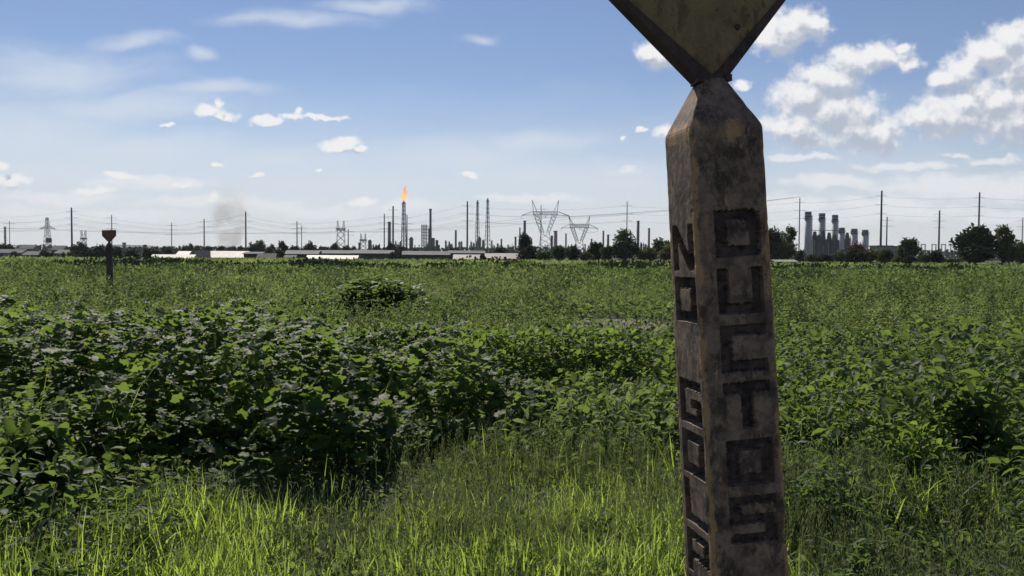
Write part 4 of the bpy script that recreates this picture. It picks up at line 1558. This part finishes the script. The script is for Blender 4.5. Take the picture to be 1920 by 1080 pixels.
def clumps():
    out = []
    for i in range(95):
        y = math.exp(rng.uniform(math.log(15), math.log(88)))
        x = rng.uniform(-1, 1) * (y * .6 + 2)
        if ((x - 2.4) / 3) ** 2 + ((y - 19.2) / 2.4) ** 2 < 1:
            continue
        rad_, h = rng.uniform(.5, 1.5) * (1 + y / 60), rng.uniform(.35, .85)
        m = 420
        a, q = rng.uniform(0, 6.283, m), np.sqrt(rng.random(m))
        z = h * np.sqrt(1 - q * q * .95) * rng.random(m) ** .5
        out.append(scatter(*T_LANCE, np.stack([x + rad_ * q * np.cos(a), y + .7 * rad_ * q * np.sin(a), z], -1), rng.uniform(0, 6.283, m), rng.normal(.4, .6, m), rng.normal(0, .6, m),
                           np.maximum(.10, y * .0035) * rng.uniform(.7, 1.4, m), np.clip(rng.normal(rng.uniform(.0, .45), .15, m), 0, 1)))
    return out


stuff('leafy_weeds', clumps(), 'leaf_shrub')
stuff('weeds', [weedfield(80000, 13.5, 60, .08, .85, 51, .06, T_LANCE), weedfield(80000, 24, 112, .10, .95, 53, .08, T_QUAD, .9, .1),
                plants(2600, None, (13.5, 96), (.15, .55), (.30, .95), (.06, .12), 6, 12, T_LANCE, (-.05, .75), 151),
                plants(900, None, (13.5, 40), (.06, .16), (.5, 1.25), (.05, .10), 3, 16, T_LANCE, (.2, .9), 152),
                plants(700, None, (15, 90), (.4, 1.2), (.25, .55), (.07, .12), 8, 16, T_LANCE, (.6, 1.0), 154)], 'leaf_weed')
stuff('crop', [weedfield(60000, 98, 192, .5, 1.0, 61, .12, T_QUAD, .9, .15)], 'crop')


stuff('scrub', [plants(46, None, (15, 30), (.5, 1.1), (.55, .95), (.06, .11), 12, 40, T_LANCE, (.1, .8), 156),
                plants(120, None, (20, 60), (.7, 1.6), (.6, 1.2), (.07, .12), 12, 34, T_LANCE, (.0, .8), 157),
                plants(200, None, (50, 100), (.8, 2.2), (.6, 1.2), (.08, .14), 10, 24, T_OVAL, (.0, .7), 153)], 'tree_mid')


stuff('dry_stalks', [plants(1500, None, (14, 70), (.05, .2), (.45, 1.0), (.05, .09), 4, 10, T_LANCE, (.3, 1.0), 161, lambda x, y: np.clip((fbm(x * .2, y * .1, 171) - .42) * 6, .02, 1) * (.3 + .7 * (x < 2)), True, .9)], 'grass_fine')


# dark low belt of scrub across the field
def belt():
    n = 26000
    y = rng.normal(92, 6, n)
    x = rng.uniform(-62, 66, n)
    f = fbm(x * .16, y * .09, 71, 4)
    k = f > .55
    x, y, f = x[k], y[k], f[k]
    m = len(x)
    z = rng.random(m) * (f - .50) * 4.0
    return [scatter(*T_QUAD, np.stack([x, y, z], -1), rng.uniform(0, 6.28, m), rng.normal(.8, .5, m), rng.normal(0, .5, m), rng.uniform(.2, .5, m), rng.random(m))]


stuff('scrub_belt', belt(), 'tree_dark')


# ------------------------------------------------------------------ trees and shrubs
def crown_mesh(key, mat, seed, n, clumps, leaf, shape='round', tmpl=T_OVAL, gap=0.0):
    """unit crown: height 1 from z=0, radius about .5; leaf clumps on an uneven set of boughs"""
    r_ = np.random.default_rng(seed)
    cs = []
    while len(cs) < clumps:
        p = r_.uniform(-1, 1, 3)
        if np.linalg.norm(p) > 1 or np.linalg.norm(p) < .35 * (1 - gap):
            continue
        w = 1.0
        if shape == 'tall':
            w = 1 - .5 * max(0, p[2])
        if shape == 'bush' and p[2] < -.55:
            pass
        cs.append((p[0] * .38 * w, p[1] * .38 * w, .52 + p[2] * .38, r_.uniform(.10, .19)))
    cs = np.array(cs)
    if shape != 'open':
        cs = np.concatenate([cs, np.array([(0, 0, .45, .28), (.08, .05, .62, .24), (-.1, 0, .35, .26)])])
    w = cs[:, 3] ** 2
    idx = r_.choice(len(cs), n, p=w / w.sum())
    d = r_.normal(0, 1, (n, 3))
    d /= np.linalg.norm(d, axis=1)[:, None]
    rr = r_.random(n) ** .45
    pos = cs[idx, :3] + d * (cs[idx, 3] * rr)[:, None]
    pos[:, 2] = np.clip(pos[:, 2], .01, None)
    tint = np.clip(.5 + .25 * np.random.default_rng(seed + 1).normal(0, 1, len(cs))[idx] + r_.normal(0, .18, n), 0, 1)
    s = leaf * r_.uniform(.6, 1.4, n)
    V, Fc, T = scatter(*tmpl, pos, r_.uniform(0, 6.28, n), r_.normal(.2, .7, n), r_.normal(0, .7, n), s, tint)
    return mesh_np('crown', V, Fc, M[mat], T)


CROWN = {}


def crown(shape, mat, var):
    key = (shape, mat, var)
    if key not in CROWN:
        sd = 100 + var * 17 + sum(map(ord, shape + mat)) % 97
        cfg = {'round': (2600, 46, .085), 'open': (1300, 24, .085), 'tall': (2200, 40, .075), 'bush': (1700, 36, .10)}[shape]
        CROWN[key] = crown_mesh(key, mat, sd, *cfg, shape=shape, gap=.5 if shape == 'open' else 0)
    return CROWN[key]


def tree(px, top, w, Y, shape, mat, label, var=0, group='trees along the far field edge', base=None, trunk=.22, name='tree', cat='tree'):
    b = spot(px, Y)
    k = Y / F
    h = zof(px, top, Y) - b.z
    wid = w * k
    o = thing(name, label, cat, b, group)
    z0 = h * (trunk if shape in ('open', 'tall') else .06)
    c_ = link('crown', crown(shape, mat, var), o)
    c_.location = (0, 0, z0)
    c_.scale = (wid * 1.25, max(wid, h * .5) * 1.0, (h - z0) * 1.10)
    c_.rotation_euler = (0, 0, rnd.uniform(-.5, .5))
    m = MB()
    r = max(.08, h * .022)
    top_ = Vector((rnd.uniform(-.04, .04) * h, 0, z0 + (h - z0) * .45))
    m.tube((0, 0, -.1), top_ * .6, r * 1.4, r, 7)
    m.tube(top_ * .6, top_, r, r * .6, 7)
    for i in range(5):
        a = rnd.uniform(0, 6.28)
        s = top_ * rnd.uniform(.45, .9)
        m.tube(s, s + Vector((math.cos(a) * wid * .3, math.sin(a) * wid * .3, (h - z0) * rnd.uniform(.15, .35))), r * .5, r * .15, 5)
    m.build('trunk', M['bark'], o)
    return o


TREES = [
    # px, top, width, Y, shape, material, label, variant
    (8, 458, 30, 330, 'round', 'tree_dark', 'dark tree cut by the left edge under the pink mast', 0),
    (30, 474, 26, 212, 'bush', 'tree_dark', 'low dark tree in front of the leftmost grey house', 1),
    (85, 471, 24, 222, 'bush', 'tree_dark', 'low dark tree below the tapered pylon', 2),
    (148, 456, 30, 290, 'round', 'tree_dark', 'dark rounded tree hiding the foot of the reddish brown pole', 1),
    (128, 472, 26, 225, 'bush', 'tree_mid', 'low green tree left of the dark rounded tree', 0),
    (163, 468, 26, 226, 'bush', 'tree_dark', 'low dark tree right of the dark rounded tree', 3),
    (188, 462, 30, 236, 'round', 'tree_dark', 'dense dark tree just left of the far marker post', 2),
    (217, 463, 24, 236, 'round', 'tree_dark', 'dense dark tree just right of the far marker post', 0),
    (246, 467, 32, 240, 'bush', 'tree_dark', 'wide low dark tree below the reddish stack', 1),
    (283, 467, 34, 245, 'bush', 'tree_dark', 'wide low dark tree above the left end of the cream roof', 2),
    (313, 463, 24, 290, 'round', 'tree_mid', 'tree around the foot of the thin pole left of smoke', 1),
    (345, 462, 12, 310, 'tall', 'tree_dark', 'narrow dark tree behind the tiny white house', 0),
    (355, 457, 14, 310, 'open', 'tree_mid', 'open feathery tree behind the tiny white house', 1),
    (370, 461, 14, 320, 'open', 'tree_mid', 'open tree left of the grey pole at the white roof', 2),
    (391, 462, 13, 330, 'round', 'tree_dark', 'small round tree just right of the grey pole', 0),
    (414, 461, 15, 330, 'open', 'tree_dark', 'left round tree poking over the big white roof', 3),
    (428, 465, 10, 330, 'round', 'tree_mid', 'tiny tree in the middle over the big white roof', 2),
    (438, 464, 12, 330, 'round', 'tree_dark', 'right small tree poking over the big white roof', 1),
    (451, 464, 12, 330, 'round', 'tree_mid', 'small tree left of the pole by the smoke', 0),
    (472, 457, 24, 300, 'open', 'tree_dark', 'open tree just right of the pole by the smoke', 0),
    (487, 453, 26, 300, 'round', 'tree_mid', 'taller tree with uneven top right of the smoke', 3),
    (507, 459, 20, 290, 'open', 'tree_mid', 'thin open tree over the pale grey house', 2),
    (529, 455, 26, 270, 'open', 'tree_dark', 'tall open dark tree left of the pole pair', 1),
    (524, 471, 28, 236, 'bush', 'tree_dark', 'low dark tree beneath the tall open tree', 0),
    (553, 462, 20, 300, 'round', 'tree_mid', 'round tree at the feet of the pole pair', 1),
    (581, 456, 22, 310, 'round', 'tree_dark', 'pointed dark tree right of the pole pair', 2),
    (604, 463, 24, 320, 'bush', 'tree_dark', 'low dark tree behind the middle grey barn', 3),
    (628, 459, 20, 320, 'round', 'tree_mid', 'round green tree left of the twin horn pylon', 0),
    (649, 461, 16, 320, 'round', 'tree_dark', 'small tree right foot of the twin horn pylon', 3),
    (663, 463, 14, 330, 'round', 'tree_dark', 'small dark tree left of the short dark stack', 1),
    (707, 463, 18, 330, 'round', 'tree_dark', 'small dark tree left of the dark pole cluster', 2),
    (735, 458, 26, 290, 'bush', 'tree_dark', 'dark tree around the feet of the pole cluster', 0),
    (752, 463, 24, 300, 'round', 'tree_dark', 'dark tree at the foot of the burning flare tower', 3),
    (782, 469, 18, 310, 'bush', 'tree_dark', 'low tree left of the process tower base', 1),
    (855, 466, 30, 310, 'bush', 'tree_dark', 'low dark tree below the slim brown stack', 2),
    (737, 473, 14, 236, 'round', 'tree_dark', 'dark narrow tree between the grey barns under the tallest pole', 0),
    (938, 464, 24, 216, 'round', 'tree_dark', 'dark round tree behind the wide white shed', 2),
    (906, 479, 14, 203, 'bush', 'tree_dark', 'dark hedge bush between the white roofs', 1),
    (984, 439, 28, 200, 'tall', 'tree_dark', 'tall narrow dark tree right of the white shed', 1),
    (992, 462, 40, 195, 'bush', 'tree_dark', 'broad dark foot shrubs around the tall narrow tree', 3),
    (1020, 471, 28, 190, 'bush', 'tree_mid', 'low shrubby tree under the large V shaped pylon', 0),
    (1049, 462, 26, 190, 'round', 'tree_mid', 'round tree below the stout pinkish stack', 3),
    (1075, 462, 27, 188, 'round', 'tree_dark', 'very dark round tree between the two V pylons', 1),
    (1098, 474, 26, 186, 'bush', 'tree_olive', 'low olive bush right of the very dark round tree', 2),
    (1117, 455, 28, 192, 'round', 'tree_dark', 'rounded dark tree left of the two dark slim stacks', 0),
    (1138, 463, 26, 186, 'bush', 'tree_mid', 'green bushy tree left of the tall tree', 1),
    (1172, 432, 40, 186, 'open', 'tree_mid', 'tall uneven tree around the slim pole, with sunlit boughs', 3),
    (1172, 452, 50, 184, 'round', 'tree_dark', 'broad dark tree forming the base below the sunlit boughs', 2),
    (1215, 465, 34, 182, 'bush', 'tree_olive', 'olive yellow bush left of the concrete post', 0),
    (1240, 446, 34, 186, 'open', 'tree_mid', 'open tree partly hidden by the concrete post', 0),
    (1252, 462, 40, 182, 'bush', 'tree_olive', 'olive bush disappearing behind the concrete post', 3),
    (1450, 430, 36, 184, 'round', 'tree_dark', 'dark lobed tree touching the right edge of the post', 3),
    (1476, 426, 30, 186, 'open', 'tree_mid', 'gappy tree with light green boughs right of the post', 1),
    (1468, 452, 46, 184, 'round', 'tree_olive', 'olive lower tree beneath the gappy one', 1),
    (1500, 470, 22, 200, 'bush', 'tree_dark', 'dark bush at the foot of the slim grey pole', 3),
    (1523, 478, 26, 190, 'bush', 'tree_mid', 'low green bush before the tallest power station stack', 2),
    (1545, 478, 34, 188, 'bush', 'tree_dark', 'dark blue green bush before the boiler houses', 0),
    (1576, 474, 34, 190, 'bush', 'tree_mid', 'bush below the shorter power station stacks', 3),
    (1607, 458, 34, 230, 'round', 'tree_red', 'tree with dull red leaves before the pale stacks', 0),
    (1607, 471, 44, 168, 'bush', 'tree_dark', 'dark palm like bush under the red leaved tree', 1),
    (1634, 468, 34, 176, 'round', 'tree_olive', 'olive green bush right of the red leaved tree', 2),
    (1660, 470, 30, 172, 'round', 'tree_mid', 'green bush before the grey concrete buildings', 0),
    (1688, 478, 30, 176, 'bush', 'tree_olive', 'yellow green bush left of the rounded upright bush', 1),
    (1706, 449, 36, 172, 'round', 'tree_mid', 'rounded upright bush with lit top left of the gantries', 1),
    (1706, 480, 36, 164, 'bush', 'tree_dark', 'low dark bush at the foot of the rounded upright bush', 2),
    (1735, 478, 30, 182, 'bush', 'tree_mid', 'low bush under the left gantry', 3),
    (1757, 472, 26, 168, 'round', 'tree_dark', 'dark egg shaped bush at the foot of the brown tapered pole', 3),
    (1785, 484, 34, 184, 'bush', 'tree_mid', 'low bush left of the big dark round tree', 0),
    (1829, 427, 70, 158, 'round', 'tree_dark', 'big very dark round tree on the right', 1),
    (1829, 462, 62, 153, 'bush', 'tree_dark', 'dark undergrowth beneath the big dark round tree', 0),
    (1880, 425, 38, 156, 'tall', 'tree_olive', 'lighter olive tree leaning on the big dark round tree', 2),
    (1893, 460, 36, 154, 'bush', 'tree_mid', 'green bush at the foot of the lighter olive tree', 3),
    (1914, 455, 30, 160, 'round', 'tree_mid', 'green tree cut by the right edge', 2),
]
for a in TREES:
    tree(*a)

# a far-off continuous wood behind the refinery
n = 14000
x = rng.uniform(-420, 420, n)
y = rng.uniform(640, 700, n)
h_ = 3.5 + 5.5 * fbm(x * .03, y * .01, 81, 4)
fx = scatter(*T_QUAD, np.stack([x, y, -1.5 + h_ * rng.random(n) ** .7], -1), rng.uniform(0, 6.28, n), rng.normal(.9, .4, n), rng.normal(0, .5, n), rng.uniform(1.4, 3.2, n), rng.random(n))
stuff('distant_wood', [fx], 'tree_dark')


# shrubs standing in the field
def shrub(px, top, base_py, w, Y, mat, label, n=2600, leaf=.13, tmpl=T_LANCE, name='shrub'):
    p = at(px, base_py, Y)
    h = zof(px, top, Y)
    wid = w * Y / F
    o = thing(name, label, 'shrub', (p.x, Y, 0), 'shrubs standing in the weedy field')
    r_ = np.random.default_rng(int(px))
    ns = max(8, n // 45)
    az, tip, hh = r_.uniform(0, 6.283, ns), r_.uniform(.1, .5, ns), r_.uniform(.55, 1.0, ns)
    si = r_.integers(0, ns, n)
    q = r_.random(n) ** .6
    ps = np.stack([tip[si] * np.cos(az[si]) * q ** 1.3, tip[si] * np.sin(az[si]) * q ** 1.3, hh[si] * q * (1 - .25 * q * tip[si] * 2)], -1) + r_.normal(0, .035, (n, 3))
    ps[:, 2] = np.clip(ps[:, 2], .01, None)
    ti = np.clip(.15 + .5 * r_.random(ns)[si] + r_.normal(0, .15, n) + .15 * q, 0, 1)
    Vv, Ff, Tt = scatter(tmpl[0], tmpl[1], ps, r_.uniform(0, 6.28, n), r_.normal(.15, .5, n), r_.normal(0, .5, n), leaf * r_.uniform(.6, 1.3, n), ti)
    me = mesh_np('foliage', Vv, Ff, M[mat], Tt)
    c_ = link('foliage', me, o)
    c_.scale = (wid * 1.35, wid * 1.2, h * 1.2)
    m = MB()
    for i in range(6):
        a = rnd.uniform(0, 6.28)
        m.tube((0, 0, -.02), (math.cos(a) * wid * .3, math.sin(a) * wid * .3, h * rnd.uniform(.5, .85)), .012, .005, 5)
    m.build('stem', M['bark'], o)
    return o


SH = [
    (712, 528, 612, 140, 18.6, 'leaf_shrub', 'large dark leafy shrub at the centre of the field', 5200),
    (788, 556, 603, 50, 20.0, 'tree_mid', 'small leafy shrub just right of the large central shrub'),
    (592, 552, 600, 66, 21.0, 'leaf_weed', 'low rounded shrub left of the large central shrub'),
    (528, 582, 622, 64, 17.4, 'leaf_weed', 'brownish low shrub at the edge of the left bare patch'),
    (940, 582, 622, 40, 17.6, 'tree_mid', 'small dark shrub left of the bare dirt patch'),
    (1040, 598, 648, 66, 15.2, 'leaf_weed', 'spiky tuft in front of the bare dirt patch'),
    (130, 545, 582, 110, 25.0, 'tree_mid', 'dark shrub left of the foot of the far marker post'),
    (250, 552, 582, 64, 25.0, 'tree_mid', 'dark shrub right of the foot of the far marker post'),
    (1505, 590, 622, 44, 18.0, 'tree_mid', 'dark shrub close to the right edge of the post'),
    (1475, 585, 630, 40, 16.6, 'leaf_weed', 'brownish shrub half behind the post'),
    (1745, 598, 630, 90, 17.4, 'leaf_weed', 'wide grey green shrub in the right hand weeds'),
    (1500, 535, 560, 60, 32.0, 'tree_mid', 'distant dark shrub right of the post'),
    (1725, 545, 572, 70, 29.0, 'tree_mid', 'distant low shrub on the right hand field'),
]
for a in SH:
    shrub(*a)
shrub(1830, 690, 900, 150, 6.3, 'leaf_shrub', 'tall broad leaved plant near the right edge', 420, .19, T_LANCE)
shrub(1700, 770, 960, 120, 5.7, 'leaf_vine', 'broad leaved plant among the grass right of the post', 300, .16, T_LANCE)
shrub(60, 800, 1000, 150, 5.0, 'leaf_vine', 'broad leaved plant in the near left corner', 800, .17, T_OVAL)

# ------------------------------------------------------------------ smoke plume and haze
Y = 760
b = spot(430, Y)
k = Y / F
h = zof(430, 345, Y) - b.z
m = MB()
m.lathe([(7 * k, 1), (20 * k, h * .15), (34 * k, h * .4), (44 * k, h * .7), (40 * k, h * .95), (16 * k, h * 1.05)], 20)
sm = bpy.data.materials.new('smoke')
sm.use_nodes = True
t = sm.node_tree
t.nodes.remove(t.nodes['Principled BSDF'])
pv = node(t, 'ShaderNodeVolumePrincipled')
pv.inputs['Color'].default_value = (.66, .54, .46, 1)
co = node(t, 'ShaderNodeTexCoord')
gen = node(t, 'ShaderNodeSeparateXYZ')
t.links.new(co.outputs['Generated'], gen.inputs[0])
nn = nz(t, co.outputs['Object'], .055, 3, .6)
rx = mth(t, 'SUBTRACT', gen.outputs[0], .5)
ry = mth(t, 'SUBTRACT', gen.outputs[1], .5)
rr = mth(t, 'SQRT', mth(t, 'ADD', mth(t, 'MULTIPLY', rx, rx), mth(t, 'MULTIPLY', ry, ry)))
env = mth(t, 'MULTIPLY', smooth(t, rr, .08, .46, 1, 0), smooth(t, gen.outputs[2], .35, 1.0, 1, 0))
dn = mth(t, 'MULTIPLY', mth(t, 'MULTIPLY', env, smooth(t, nn, .36, .66)), .075)
t.links.new(dn, pv.inputs['Density'])
t.links.new(pv.outputs[0], t.nodes['Material Output'].inputs['Volume'])
so_ = m.build('smoke', sm)
so_.location = b
tag(so_, 'faint brown smoke plume rising above the white roof', 'smoke', kind='stuff')

hm = bpy.data.materials.new('haze')
hm.use_nodes = True
t = hm.node_tree
t.nodes.remove(t.nodes['Principled BSDF'])
pv = node(t, 'ShaderNodeVolumePrincipled')
pv.inputs['Color'].default_value = (.90, .94, 1.0, 1)
pv.inputs['Density'].default_value = .0001
t.links.new(pv.outputs[0], t.nodes['Material Output'].inputs['Volume'])
hz_ = MB().box((0, 0, 57), (7800, 7800, 122)).build('haze', hm)
hz_.location = (0, 0, 0)
tag(hz_, kind='stuff')
